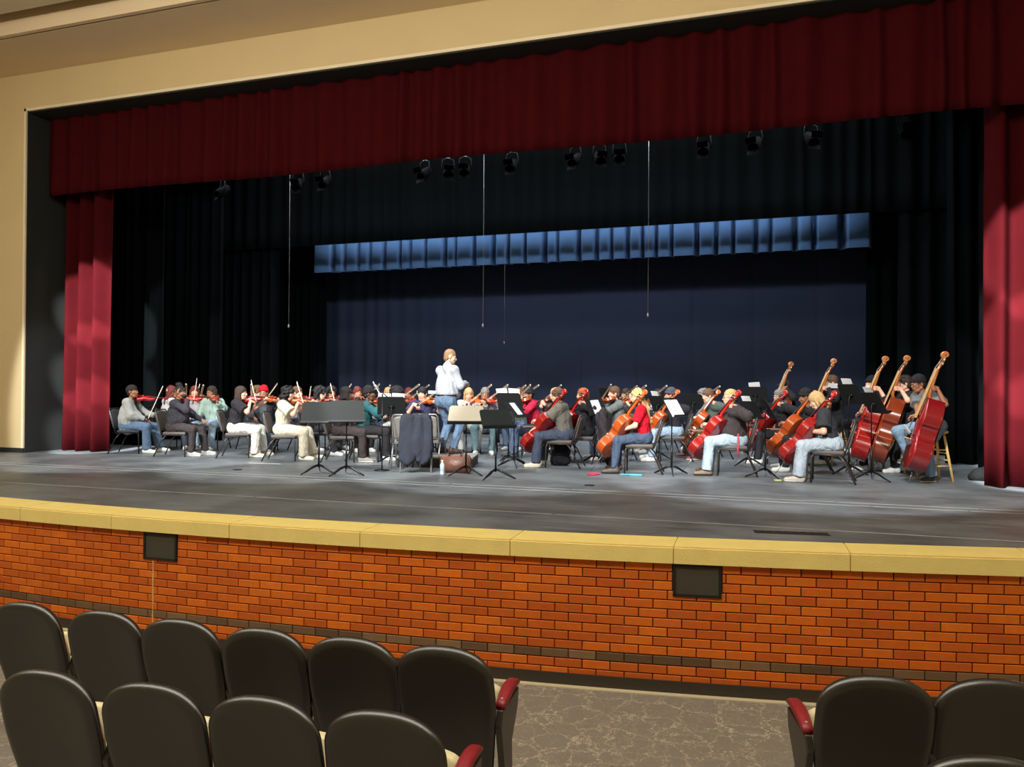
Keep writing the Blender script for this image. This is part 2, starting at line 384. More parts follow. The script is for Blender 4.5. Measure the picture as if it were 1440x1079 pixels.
def brick_wall():
    bm = bmesh.new(); cl = bm.loops.layers.float_color.new('tone'); rs = random.Random(12); RH = .0775; BLN = .235; G = .0045
    VX = ((-5.69, -5.278), (-.561, -.161))
    pr = None
    for x in xs:                                                     # mortar wall
        y = y_out(x) + .046; r = [bm.verts.new((x, y, ZB)), bm.verts.new((x, y, ZT)), bm.verts.new((x, y + .2, ZT)), bm.verts.new((x, y + .2, ZB))]
        if pr:
            for j in range(4): bm.faces.new((pr[j], r[j], r[(j + 1) % 4], pr[(j + 1) % 4])).material_index = 2
        pr = r
    for row in range(13):
        z1 = ZT - row * RH - G; z0 = max(ZT - (row + 1) * RH + G, ZB + .002); k = 0
        if z1 - z0 < .015: continue
        while True:
            a = k * BLN + (BLN / 2 if row % 2 else 0) + .02; b_ = a + BLN; k += 1
            if b_ > ATs[-1] - .1: break
            xa, xb = float(np.interp(a + G, ATs, ATx)), float(np.interp(b_ - G, ATs, ATx))
            segs = [(xa, xb)]
            if row < 3 + (0):
                for v0, v1 in VX:
                    new = []
                    for p, q in segs:
                        if q <= v0 or p >= v1: new.append((p, q)); continue
                        if p < v0 - .02: new.append((p, v0))
                        if q > v1 + .02: new.append((v1, q))
                    segs = new
            tone = rs.random() ** 1.3
            for p, q in segs:
                e = .0035; L0 = []; ja = rs.uniform(-.0012, .0012)
                for dy, i_ in ((.046, 0), (.037, 0), (.034, e)):
                    L0.append([bm.verts.new((xx, y_out(xx) + dy + ja, zz)) for xx, zz in ((p + i_, z0 + i_), (q - i_, z0 + i_), (q - i_, z1 - i_), (p + i_, z1 - i_))])
                fs = []
                for u_, w_2 in ((0, 1), (1, 2)):
                    for j in range(4): fs.append(bm.faces.new((L0[u_][j], L0[u_][(j + 1) % 4], L0[w_2][(j + 1) % 4], L0[w_2][j])))
                fs.append(bm.faces.new(L0[2]))
                for f in fs:
                    f.material_index = 1 if row == 10 else 0
                    for lp in f.loops: lp[cl] = (tone, tone, tone, 1)
    return struct('wall_brick', bm, [M_BR1, M_BR2, M_MORT])
brick_wall()
def curve_band(name, off0, off1, z0, z1, m, xa=None, xb=None, n=60, smooth=False, struct_=True):
    bm = bmesh.new(); xa = xs[0] if xa is None else xa; xb = xs[-1] if xb is None else xb; pr = None
    for i in range(n + 1):
        x = xa + (xb - xa) * i / n; y = y_out(x)
        r = [bm.verts.new((x, y + off0, z0)), bm.verts.new((x, y + off0, z1)), bm.verts.new((x, y + off1, z1)), bm.verts.new((x, y + off1, z0))]
        if pr:
            for j in range(4): bm.faces.new((pr[j], r[j], r[(j + 1) % 4], pr[(j + 1) % 4]))
        else: bm.faces.new(r)
        pr = r
    bm.faces.new(pr[::-1])
    return struct(name, bm, m) if struct_ else bm
curve_band('baseboard_front', 0.02, 0.12, FLOOR_Z, -1.115, M_DARKBASE)
curve_band('trim_1', -0.035, 0.02, FLOOR_Z, FLOOR_Z + 0.008, mat('pale_floor_edge_strip', (185, 172, 140), 0.6))
# cast stone coping in separate blocks with joints
jx = [at_z(px, py)[0] for px, py in ((27, 714), (163, 723), (327, 735), (513, 745), (723, 755), (948, 767), (1195, 777))]
jx = [xs[0], jx[0] - 3.0] + jx + [jx[-1] + 1.35, jx[-1] + 2.8, xs[-1]]
for i in range(len(jx) - 1):
    bm = curve_band('x', 0, 0.42, -0.14, 0.0, None, jx[i] + 0.004, jx[i + 1] - 0.004, 12, struct_=False)
    bmesh.ops.recalc_face_normals(bm, faces=bm.faces)
    es = [e for e in bm.edges if all(abs(v.co.z) < 1e-4 for v in e.verts) and all(abs(v.co.y - y_out(v.co.x)) < 1e-3 for v in e.verts)]
    bmesh.ops.bevel(bm, geom=es, offset=0.012, segments=3, affect='EDGES')
    struct('coping', bm, M_STONE)
bm = curve_band('x', 0.01, 0.40, -0.135, -0.004, None, struct_=False)
struct('trim_2', bm, mat('stained_joint_mortar', (196, 150, 62), 0.8))
# recessed vents with frame
for k, (xa, xb) in enumerate(((-5.685, -5.283), (-0.556, -0.166))):
    ym = y_out((xa + xb) / 2) + 0.035; sl = (y_out(xb) - y_out(xa)) / (xb - xa)
    t = empty('wall_vent', ((xa + xb) / 2, ym, -0.415), math.atan(sl),
              'square black box recessed in the brick wall, ' + ('the one near the left seats' if k == 0 else 'the one above the aisle at right'), 'vent', 'black boxes recessed in the brick wall')
    wd = (xb - xa) / 2; bm = bmesh.new()
    for lo, hi in (((-wd, -.012, 0), (-wd + .022, .03, .272)), ((wd - .022, -.012, 0), (wd, .03, .272)), ((-wd, -.012, 0), (wd, .03, .02)), ((-wd, -.012, .25), (wd, .03, .272))): box(bm, lo, hi)
    obj('frame', bm, mat('black_vent_frame', (20, 18, 15), 0.5), t)
    bm = bmesh.new(); box(bm, (-wd + .02, -.004, .018), (wd - .02, .02, .252)); obj('cover_panel', bm, mat('dark_olive_panel', (62, 58, 46), 0.6, 0, 0.1, 6), t)
# pale control joint below the left vent
xj = -5.57; bm = bmesh.new(); yj = y_out(xj) + 0.035
for i in range(14):
    z0 = -0.42 - i * 0.044; box(bm, (xj - .006 + random.uniform(-.003, .003), yj - .004, z0 - .046), (xj + .006 + random.uniform(-.003, .003), yj + .01, z0))
struct('trim_3', bm, mat('pale_sealant', (205, 165, 105), 0.8))

# proscenium wall with its opening
PY = 10.8; TOP = 6.60; HZ = 7.33
def pw(bm, lo, hi): box(bm, lo, hi)
bm = bmesh.new()
box(bm, (-13.97, PY, 0.09), (XL, PY + 0.42, HZ + 0.3)); box(bm, (XR, PY, 0.09), (8.4, PY + 0.42, HZ + 0.3)); box(bm, (XL, PY, TOP), (XR, PY + 0.42, HZ + 0.3))
struct('wall_front', bm, M_CREAM)
bm = bmesh.new(); box(bm, (-13.97, PY - 0.012, 0), (XL - .0, PY + .4, 0.09)); box(bm, (XR, PY - 0.012, 0), (8.4, PY + .4, 0.09)); struct('baseboard_stage', bm, M_BLACKWALL)
# pale bead round the opening
bm = bmesh.new(); box(bm, (XL - .05, PY - .015, 0.09), (XL, PY, TOP + .05)); box(bm, (XL - .05, PY - .015, TOP), (XR + .05, PY, TOP + .05)); box(bm, (XR, PY - .015, 0.09), (XR + .05, PY, TOP))
struct('trim_4', bm, mat('pale_bead', (226, 214, 184), 0.6))
# black reveal inside the opening
bm = bmesh.new(); box(bm, (XL, PY + .02, 0), (XL + .02, PY + .9, TOP)); box(bm, (XL, PY + .02, TOP - .02), (XR, PY + 1.1, TOP)); box(bm, (XR - .02, PY + .02, 0), (XR, PY + .9, TOP))
struct('trim_5', bm, M_BLACKWALL)
# hall ceiling: soffit against the wall, a recess, then the next plaster cloud
bm = bmesh.new(); box(bm, (-17, 9.58, HZ), (8.4, PY + .3, HZ + .12)); box(bm, (-17, 9.50, HZ), (8.4, 9.60, HZ + 1.6)); struct('ceiling', bm, mat('tan_plaster', (222, 200, 164), 0.8, 0, 0.05, 1.2))
bm = bmesh.new(); box(bm, (-17, -6.2, 7.52), (8.4, 9.22, 7.66)); struct('ceiling_cloud', bm, mat('pale_ceiling_plaster', (214, 200, 168), 0.8, 0, 0.04, 1.2))
bm = bmesh.new(); box(bm, (-17, -6.2, 9.0), (8.4, 11.0, 9.2)); struct('ceiling_slab', bm, M_CREAM)
# hall side and back walls
bm = bmesh.new(); box(bm, (-17.2, -6.2, -1.3), (-17, 11.2, 9.0)); struct('wall_left', bm, M_CREAM)
bm = bmesh.new(); box(bm, (8.4, -6.2, -1.3), (8.6, 11.2, 9.0)); struct('wall_right', bm, M_CREAM)
bm = bmesh.new(); box(bm, (-17.2, -6.4, -1.3), (8.6, -6.2, 9.0)); struct('wall_back', bm, M_CREAM)
bm = bmesh.new(); box(bm, (-17.0, PY, -1.3), (-13.97, PY + .42, 7.4)); struct('wall_front_return', bm, M_CREAM)
# stage house
bm = bmesh.new(); box(bm, (-17.2, PY + .42, -.2), (-17, 21.2, 11)); struct('wall_stage_left', bm, M_BLACKWALL)
bm = bmesh.new(); box(bm, (8.4, PY + .42, -.2), (8.6, 21.2, 11)); struct('wall_stage_right', bm, M_BLACKWALL)
bm = bmesh.new(); box(bm, (-17.2, 20.6, -.2), (8.6, 20.8, 11)); struct('wall_stage_back', bm, M_BLACKWALL)
bm = bmesh.new(); box(bm, (-17.2, PY, 11), (8.6, 21.2, 11.2)); struct('ceiling_stage', bm, M_BLACKWALL)
bm = bmesh.new(); box(bm, (-17.2, PY + .1, 7.6), (8.6, PY + .42, 11)); struct('wall_over_arch', bm, M_BLACKWALL)
# worn tape lines on the boards
def tape(name, y, wdt, xa, xb, label, dots=False):
    bm = bmesh.new(); x = xa
    while x < xb:
        L_ = random.uniform(.8, 2.4) if not dots else .3
        box(bm, (x, y - wdt / 2 + random.uniform(-.004, .004), 0.0005), (min(x + L_, xb), y + wdt / 2, 0.0022)); x += L_ + (random.uniform(0.0, .05))
    return tag(obj(name, bm, M_TAPE), label, 'tape')
tape('floor_tape', 7.42, 0.026, -12, 4.0, 'single worn pale tape line along the apron, nearest the stone edge')
tape('floor_tape', 9.10, 0.022, -12.5, 4.0, 'front line of the worn pale double tape line across the boards')
tape('floor_tape', 9.32, 0.020, -12.5, 4.0, 'rear line of the worn pale double tape line across the boards')

# ------------------------------------------------------------------ curtains
def velvet(name, col, rough=0.9, sheen=0.3): return mat(name, col, rough, 0, 0.15, 4, 0.15, 40, 0.04, sheen)
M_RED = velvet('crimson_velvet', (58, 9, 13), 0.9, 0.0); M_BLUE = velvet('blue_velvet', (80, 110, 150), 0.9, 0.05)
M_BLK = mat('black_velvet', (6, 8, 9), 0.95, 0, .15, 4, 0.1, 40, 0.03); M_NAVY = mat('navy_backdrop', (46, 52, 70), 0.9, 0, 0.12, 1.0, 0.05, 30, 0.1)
M_LIN = mat('pale_lining', (190, 180, 172), 0.9)
def curtain(name, x0, x1, y0, y1, z0, z1, amp, per, m, seed, label, sag=0.0, sharp=0.0, flare=0.0, scallop=0.0, thick=0.012, cat='curtain', nz=10, hem=None):
    rs = random.Random(seed); L_ = abs(x1 - x0); n = max(12, int(L_ / per * 14)); folds = []; s = 0
    while s < L_ + per: folds.append((s, rs.uniform(.65, 1.25))); s += per * rs.uniform(.6, 1.45)
    bm = bmesh.new(); rows = []
    ph = []; j = 0
    for i in range(n + 1):
        d = L_ * i / n
        while j + 1 < len(folds) and folds[j + 1][0] <= d: j += 1
        a, A = folds[j]; b_ = folds[j + 1][0] if j + 1 < len(folds) else a + per
        t = (d - a) / (b_ - a)
        if sharp: q = ((1 - .10 * (2 * t / .74 - 1) ** 2) if t < .74 else (.9 - 1.9 * math.sin(PI * (t - .74) / .26))) * (.6 + .4 * A)
        else: q = (0.5 - 0.5 * math.cos(2 * PI * t)) * A
        ph.append((d, q, A))
    for k in range(nz + 1):
        v = k / nz; r = []
        for d, q, A in ph:
            x = x0 + (x1 - x0) * d / L_ ; yb = y0 + (y1 - y0) * d / L_
            aa = amp * (0.75 + 0.4 * (1 - v)) * q
            wob = 0.012 * math.sin(d * 9 + v * 5 + seed)
            z = z0 + (z1 - z0) * v
            if k == 0: z += sag * math.sin(d * 0.9) + scallop * (q - .5)
            r.append(bm.verts.new((x + wob + flare * (1 - v) * math.sin(d * 3), yb - aa, z)))
        rows.append(r)
    for k in range(nz):
        for i in range(n): bm.faces.new((rows[k][i], rows[k][i + 1], rows[k + 1][i + 1], rows[k + 1][i]))
    o = obj(name, bm, [m] if hem is None else [m, hem], None, True)
    sd = o.modifiers.new('thickness', 'SOLIDIFY'); sd.thickness = thick; sd.offset = 1
    if hem is not None: sd.material_offset = 1; sd.material_offset_rim = 0
    return tag(o, label, cat)
curtain('stage_valance', XL + .03, XR - .03, 11.28, 11.28, 5.05, 6.9, 0.12, 0.40, M_RED, 3, 'long pleated crimson velvet valance across the top of the stage opening', scallop=-0.05, sag=.02)
curtain('stage_curtain', XL + .05, -11.93, 11.72, 11.62, 0.01, 6.8, 0.24, 0.30, M_RED, 5, 'crimson velvet curtain hanging at the left side of the stage', flare=.03)
curtain('stage_curtain', 3.14, 4.7, 11.60, 11.72, 0.01, 6.8, 0.24, 0.34, M_RED, 9, 'crimson velvet curtain hanging at the right side of the stage', flare=.02)
# black borders and legs
curtain('border_curtain', -14.5, 6.0, 13.6, 13.6, 5.85, 8.6, 0.08, 0.34, M_BLK, 11, 'first black border drape, hanging just behind the crimson valance', scallop=-.02)
curtain('border_curtain', -14.5, 6.0, 16.6, 16.6, 4.93, 9.0, 0.08, 0.34, M_BLK, 12, 'second black border drape, directly above and before the blue one', scallop=-.02)
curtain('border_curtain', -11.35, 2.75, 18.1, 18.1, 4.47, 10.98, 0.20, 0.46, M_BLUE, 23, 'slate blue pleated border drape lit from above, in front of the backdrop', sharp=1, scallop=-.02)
legs = []
def leg(pxa, pxb, y, seed, label, amp=.12, per=.26):
    xa, xb = at_y(pxa, 540, y)[0], at_y(pxb, 540, y)[0]
    curtain('side_drape', xa, xb, y, y, 0.01, 9, amp, per, M_BLK, seed, label, flare=.01)
leg(112, 236, 13.0, 31, 'black velvet side drape at left, the one next to the crimson curtain')
leg(180, 316, 14.9, 32, 'black velvet side drape at left, second one back from the crimson curtain')
leg(290, 394, 16.8, 33, 'black velvet side drape at left, third one back from the crimson curtain')
leg(330, 458, 19.0, 34, 'black velvet side drape at left, beside the edge of the navy backdrop')
leg(1218, 1440, 19.0, 35, 'black velvet side drape at right, beside the edge of the navy backdrop')
leg(1262, 1490, 16.8, 36, 'black velvet side drape at right, one before the backdrop edge')
leg(1330, 1560, 14.9, 37, 'black velvet side drape at right, second one back from the crimson curtain')
leg(1375, 1620, 13.0, 38, 'black velvet side drape at right, just behind the crimson curtain')
# backdrop of seamed navy cloth panels
bm = bmesh.new(); n = 260; r0 = []; r1 = []; rs = random.Random(4)
seams = [-11.9 + i * 1.52 for i in range(12)]
for i in range(n + 1):
    x = -12.3 + 15.9 * i / n; dsm = min(abs(x - q) for q in seams)
    left = max(0, min(1, (-7.4 - x) / 2.5))
    y = 20.0 + 0.012 * math.sin(x * 5) + 0.03 * left * math.sin(x * 14 + math.sin(x * 3)) + (0.02 if dsm < .035 else 0)
    r0.append(bm.verts.new((x, y, 0.01))); r1.append(bm.verts.new((x, y + .01 * math.sin(x * 2), 8)))
for i in range(n): bm.faces.new((r0[i], r0[i + 1], r1[i + 1], r1[i]))
o = obj('backdrop', bm, M_NAVY, None, True); sd = o.modifiers.new('thickness', 'SOLIDIFY'); sd.thickness = .01
tag(o, 'dark navy seamed cloth backdrop closing the back of the stage', 'backdrop')

# ------------------------------------------------------------------ stage lanterns on their pipes, and hanging cords
bm = bmesh.new(); tube(bm, [(-13.2, 12.95, 5.80), (4.2, 12.95, 5.80)], .024); po = tag(obj('lighting_pipe', bm, M_BLACKM, None, True), 'black lighting pipe carrying the stage lanterns behind the valance', 'pipe')
def lantern():
    t = empty('stage_lantern')
    bm = bmesh.new(); lathe(bm, [(.05, -.17), (.075, -.15), (.085, 0), (.095, .02), (.095, .14), (.088, .15), (.085, .15)], n=14)
    bmesh.ops.rotate(bm, verts=bm.verts, cent=(0, 0, 0), matrix=Matrix.Rotation(math.radians(130), 3, 'X'))
    obj('housing', bm, mat('black_lantern_housing', (3, 3, 3), 0.95, 0, 0, 8, 0, 60, 0.02), t, True)
    bm = bmesh.new(); tube(bm, [(-.12, 0, 0), (-.12, 0, .1), (-.10, 0, .22), (0, 0, .25), (.10, 0, .22), (.12, 0, .1), (.12, 0, 0)], .010, 6); obj('yoke', bm, mat('black_yoke', (4, 4, 4), 0.9, 0, 0, 8, 0, 60, .05), t, True)
    bm = bmesh.new(); box(bm, (-.03, -.03, .24), (.03, .03, .36)); bevel_all(bm, .006); obj('clamp', bm, mat('grey_clamp', (26, 26, 25), 0.8), t)
    for a in (-1, 1):
        bm = bmesh.new(); box(bm, (-.09, -.004, 0), (.09, .004, .1), Matrix.Translation((0, -.17 - .02 * a, -.12 + .09 * a)) @ Matrix.Rotation(a * .5, 4, 'X')); obj('barn_door', bm, mat('black_yoke', (4, 4, 4), 0.9, 0, 0, 8, 0, 60, .05), t)
    return t
lp = None
lamps = [(313, 291), (419, 286), (457, 283), (597, 271), (630, 272), (654, 271), (720, 261), (809, 258), (843, 251), (871, 251), (990, 241), (1062, 236), (1140, 226), (1272, 216)]
for i, (px, py) in enumerate(lamps):
    p = at_y(px, py, 12.95)
    o = lantern() if lp is None else copy_tree(lp)
    if lp is None: lp = o
    o.location = (p.x, 12.95, 5.40); o.rotation_euler = (0, 0, (i * 37 % 50 - 25) * .02)
    o.location.z = 5.39
    words = ['first', 'second', 'third', 'fourth', 'fifth', 'sixth', 'seventh', 'eighth', 'ninth', 'tenth', 'eleventh', 'twelfth', 'thirteenth', 'fourteenth']
    tag(o, 'black stage lantern hung in the dark above the players, %s from the left' % words[i], 'stage light', 'stage lanterns on the pipe')
for i, (px, pt, pb, y, lb) in enumerate(((406, 285, 456, 13.4, 'left of the conductor, over the violins'), (679, 225, 455, 13.4, 'right above the conductor'), (911, 195, 440, 13.0, 'over the cellos'), (709, 330, 480, 17.2, 'faint, far back near the backdrop'))):
    a = at_y(px, pt, y); b_ = at_y(px, pb, y); bm = bmesh.new()
    tube(bm, [(b_.x, y, 10.98), (b_.x + .005, y, b_.z + 1), (b_.x, y, b_.z)], .0035 if i < 3 else .003, 6)
    t = empty('hanging_cord', (0, 0, 0), 0, 'thin pale cord with a small weight hanging down, ' + lb, 'cord', 'cords hanging over the stage')
    obj('cord', bm, mat('grey_cord', (88, 88, 85), 0.7), t, True)
    bm = bmesh.new(); lathe(bm, [(.004, 0), (.016, -.02), (.018, -.05), (.006, -.08)], (b_.x, y, b_.z), 10); obj('weight', bm, mat('grey_weight', (90, 90, 88), 0.6), t, True)

# ------------------------------------------------------------------ auditorium seats
M_SEATB = mat('black_moulded_plastic', (24, 22, 18), 0.36, 0, 0.05, 20, 0.05, 350, 1.0)
M_BEIGE = mat('pale_seat_fabric', (214, 202, 160), 0.9, 0, 0.1, 40, 0.3, 200)
M_BURG = mat('burgundy_arm_plastic', (128, 26, 34), 0.45)
def pillow(bm, outline, y0, y1, rnd, bowl=0.0, seg=4, mi=0):
    """rounded slab in the XZ plane between depth y0 (front) and y1 (rear)"""
    cx = sum(p[0] for p in outline) / len(outline); cz = sum(p[1] for p in outline) / len(outline); rings = []
    R = max(abs(p[0] - cx) for p in outline)
    def ring(sc, y):
        return [bm.verts.new((cx + (p[0] - cx) * sc, y - bowl * ((p[0] - cx) * sc) ** 2, cz + (p[1] - cz) * sc)) for p in outline]
    sc0 = 1 - rnd / R
    for s_ in (0.0001, .35, .7): rings.append(ring(sc0 * s_, y0))
    for i in range(seg + 1):
        a = PI / 2 * i / seg; rings.append(ring(sc0 + (1 - sc0) * math.sin(a), y0 + min(rnd, abs(y1 - y0) / 2) * (1 - math.cos(a)) * (1 if y1 > y0 else -1)))
    for i in range(seg + 1):
        a = PI / 2 * i / seg; rings.append(ring(sc0 + (1 - sc0) * math.cos(a), y1 - min(rnd, abs(y1 - y0) / 2) * (1 - math.sin(a)) * (1 if y1 > y0 else -1)))
    for s_ in (.7, .35, .0001): rings.append(ring(sc0 * s_, y1))
    n = len(outline)
    for a, b_ in zip(rings[:-1], rings[1:]):
        for j in range(n): bm.faces.new((a[j], a[(j + 1) % n], b_[(j + 1) % n], b_[j])).material_index = mi
    bm.faces.new(rings[0][::-1]).material_index = mi; bm.faces.new(rings[-1]).material_index = mi
def back_outline(hw_top, hw_bot, z0, z1, arch, rc):
    pts = []; sh = arch + rc; n = 12; e = 2 / 2.5
    right = [(hw_top * math.sin(PI / 2 * i / n) ** e, z1 - sh + sh * max(0, math.cos(PI / 2 * i / n)) ** e) for i in range(1, n + 1)]
    zt = z1 - sh
    for t in (.15, .3, .5, .7, .88, 1.0):
        right.append((hw_top + .006 * math.sin(PI * min(1, t * 1.6)) * (t < .62) + (hw_bot - hw_top) * (t ** 1.8), zt + (z0 - zt) * t))
    right.append((hw_bot * .9, z0 - .02))
    return [(0.0, z1)] + right + [(-x, z) for x, z in right[::-1]]
SEAT_T = 0.93
def theatre_seat():
    t = empty('auditorium_seat')
    tilt = Matrix.Rotation(math.radians(13), 3, 'X')
    bm = bmesh.new(); pillow(bm, back_outline(.283, .245, .24, SEAT_T + .025, .075, .12), 0.075, -.0, .055, bowl=.35, seg=6)
    bmesh.ops.rotate(bm, verts=bm.verts, cent=(0, 0, .45), matrix=tilt); obj('back_shell', bm, M_SEATB, t, True)
    bm = bmesh.new(); pillow(bm, back_outline(.245, .21, .40, SEAT_T - .17, .04, .07), 0.05, .10, .02, bowl=.35)
    bmesh.ops.rotate(bm, verts=bm.verts, cent=(0, 0, .45), matrix=tilt); obj('back_cushion', bm, M_BEIGE, t, True)
    bm = bmesh.new(); pillow(bm, [(x, z) for x, z in back_outline(.235, .22, .0, .27, .01, .05)], 0, .09, .03)
    bmesh.ops.rotate(bm, verts=bm.verts, cent=(0, 0, 0), matrix=Matrix.Rotation(math.radians(-14), 3, 'X')); bmesh.ops.translate(bm, verts=bm.verts, vec=(0, .16, .40)); obj('seat_cushion', bm, M_BEIGE, t, True)
    bm = bmesh.new()
    prism(bm, [(.36, .60), (.02, .60), (-.02, .52), (.04, .34), (.10, .04), (.02, .03), (.02, 0), (.34, 0), (.34, .03), (.22, .04), (.20, .36), (.34, .50)], lambda p: Vector((.275, p[0], p[1])), lambda p: Vector((.312, p[0], p[1])))
    bevel_all(bm, .006, 2); obj('standard', bm, M_SEATB, t)
    arm_part(t, .293); return t
def arm_part(t, x):
    bm = bmesh.new(); prev = None
    for i in range(11):
        u = i / 10; y = .02 + .33 * u; z = .60 + .045 * math.sin(u * PI * .8) ; hw = .027 + .008 * math.sin(u * PI); th = .035 * (1 if u < .85 else 1 - (u - .85) * 3)
        r = [bm.verts.new(Vector((x + a, y, z + b_))) for a, b_ in ((-hw, 0), (-hw, th * .7), (-hw * .6, th), (hw * .6, th), (hw, th * .7), (hw, 0))]
        if prev:
            for j in range(6): bm.faces.new((prev[j], prev[(j + 1) % 6], r[(j + 1) % 6], r[j]))
        else: bm.faces.new(r)
        prev = r
    bm.faces.new(prev[::-1]); a = obj('armrest', bm, M_BURG, t, True)
    bm = bmesh.new(); lathe(bm, [(.008, 0), (.008, .004), (.003, .006)], (x, .06, .645), 8); obj('number_plate', bm, mat('silver_plate', (205, 195, 195), .4, .6), a)
sproto = None
def place_seat(px, py, ztop, ang, label, extra_left=False, group='auditorium seats'):
    global sproto
    p = at_z(px, py, ztop); o = theatre_seat() if sproto is None else copy_tree(sproto)
    if sproto is None: sproto = o
    lean = 0.12 * 1.0
    o.location = (p.x, p.y + .11, ztop - SEAT_T - .01); o.rotation_euler = (0, 0, ang); tag(o, label, 'seat', group)
    if extra_left:
        bm = bmesh.new()
        prism(bm, [(.36, .60), (.02, .60), (-.02, .52), (.04, .34), (.10, .04), (.02, .03), (.02, 0), (.34, 0), (.34, .03), (.22, .04), (.20, .36), (.34, .50)], lambda p_: Vector((-.312, p_[0], p_[1])), lambda p_: Vector((-.275, p_[0], p_[1])))
        bevel_all(bm, .006, 2); obj('standard', bm, M_SEATB, o); arm_part(o, -.293)
    return o
ordw = ['leftmost', 'second', 'third', 'fourth', 'fifth', 'sixth']
for i, (px, py) in enumerate([(28, 852), (140, 864), (247, 876), (365, 889), (490, 902), (620, 915)]):
    lb = ('black seat back at the far left edge of the row nearest the stage', 'black seat back, second from left in the row nearest the stage', 'black seat back, third from left in the row nearest the stage',
          'black seat back, third from the aisle in the row nearest the stage', 'black seat back, second from the aisle in the row nearest the stage', 'black seat back beside the aisle in the left row nearest the stage')[i]
    place_seat(px, py, -.12, 0.04, lb)
for i, (px, py) in enumerate([(55, 950), (205, 969), (362, 988), (533, 1009)]):
    lb = ('closest-row black seat back at the lower left corner', 'closest-row black seat back, second from the lower left corner', 'closest-row black seat back, next to the aisle-end one',
          'closest-row black seat back at the aisle end, red armrest on its right')[i]
    place_seat(px, py, -.10, 0.05, lb)
place_seat(1229, 957, -.12, 0.20, 'black seat back right of the aisle, burgundy armrest on its left', True)
place_seat(1398, 962, -.12, 0.20, 'black seat back at the right edge of the picture', False)
place_seat(1388, 1074, -.10, 0.20, 'black seat top just showing at the lower right corner', True)

# ================================================================== PEOPLE
# ---- head prototype: centre between the ears, facing +Y
def RX(d): return Matrix.Rotation(math.radians(d), 4, 'X')
def RY(d): return Matrix.Rotation(math.radians(d), 4, 'Y')
def RZ(d): return Matrix.Rotation(math.radians(d), 4, 'Z')
_hp = {}
def head_proto(k):
    if k in _hp: return _hp[k]
    w_ = (1.0, 1.06)[k]
    P = [ell((0, -.012, .035), (.074 * w_, .094, .088)), ell((0, .028, -.02), (.060 * w_, .068, .082)), cone((-.028 * w_, .048, -.083), (.028 * w_, .048, -.083), .030),
         cone((-.052 * w_, .0, -.055), (0, .06, -.095), .022, .022), cone((.052 * w_, .0, -.055), (0, .06, -.095), .022, .022),
         cone((0, .088, .012), (0, .107, -.020), .008, .012), cone((-.012, .096, -.022), (.012, .096, -.022), .009),
         cone((-.040, .075, .026), (-.010, .083, .024), .010), cone((.040, .075, .026), (.010, .083, .024), .010),
         cone((-.020, .088, -.052), (.020, .088, -.052), .009), cone((-.016, .086, -.062), (.016, .086, -.062), .009),
         ell((-.040, .062, -.02), (.022, .02, .024)), ell((.040, .062, -.02), (.022, .02, .024)),
         ell((-.077 * w_, -.004, -.002), (.010, .017, .029)), ell((.077 * w_, -.004, -.002), (.010, .017, .029)),
         ell((-.030, .097, .006), (.017, .018, .011), op=-1), ell((.030, .097, .006), (.017, .018, .011), op=-1)]
    V, Q = sdf_mesh(P, .0072, .016)
    cen = V[Q].mean(1); mi = np.zeros(len(Q), int)
    lips = (np.abs(cen[:, 0]) < .021) & (np.abs(cen[:, 2] + .057) < .009) & (cen[:, 1] > .085); mi[lips] = 1
    brow = (np.abs(cen[:, 0]) > .012) & (np.abs(cen[:, 0]) < .05) & (np.abs(cen[:, 2] - .033) < .0042) & (cen[:, 1] > .07); mi[brow] = 3
    parts = [(V, Q, mi)]
    for s in (-1, 1):
        parts.append((*uvs((s * .030, .075, .006), .0125), 2)); parts.append((*uvs((s * .030, .0835, .006), .0062, 8, 5), 3))
    _hp[k] = merge(parts); return _hp[k]
# ---- hand prototypes: wrist at origin, fingers +Y, palm -Z, thumb at -X (right hand)
_hd = {}
def hand_proto(kind):
    if kind in _hd: return _hd[kind]
    curl = {'relax': (22, 28, 20), 'grip': (55, 75, 50), 'soft': (38, 45, 30), 'flat': (6, 10, 8)}[kind]
    P = [cone((-.022, .02, 0), (-.026, .085, 0), .015, .0135), cone((0, .02, 0), (0, .09, .001), .016, .014), cone((.022, .02, 0), (.024, .082, -.001), .014, .012), cone((0, -.01, 0), (0, .03, 0), .022, .02)]
    for i, (x, y, L_) in enumerate(((-.029, .086, .92), (-.010, .093, 1.0), (.010, .090, .94), (.028, .082, .75))):
        p = Vector((x, y, 0)); a = 0; r = .0086 if i < 3 else .0074
        for j, (l_, c_) in enumerate(zip((.042, .027, .021), curl)):
            a += c_ + (i - 1.5) * 3; d = Vector((x * .25, math.cos(math.radians(a)), -math.sin(math.radians(a)))).normalized(); q = p + d * l_ * L_
            P.append(cone(p, q, r, r * .9)); p = q; r *= .9
    th = {'grip': ((-.034, .025, -.008), (-.044, .062, -.03), (-.026, .088, -.042)), 'soft': ((-.034, .025, -.006), (-.052, .06, -.022), (-.042, .09, -.032))}.get(kind, ((-.034, .025, -.004), (-.060, .055, -.014), (-.066, .085, -.020)))
    P += [cone((-.014, .008, 0), th[0], .016, .013), cone(th[0], th[1], .012, .0105), cone(th[1], th[2], .0105, .009)]
    _hd[kind] = sdf_mesh(P, .0058, .006); return _hd[kind]
def xform(V, M):
    A = np.array(M.to_3x3()); return V @ A.T + np.array(M.translation)
def frame_m(o, ydir, zdir):
    y = Vector(ydir).normalized(); z = Vector(zdir); z = (z - y * z.dot(y))
    if z.length < 1e-3: z = Vector((1, 0, 0)) - y * y.x
    z.normalize(); x = y.cross(z)
    M = Matrix((x, y, z)).transposed().to_4x4(); M.translation = Vector(o); return M
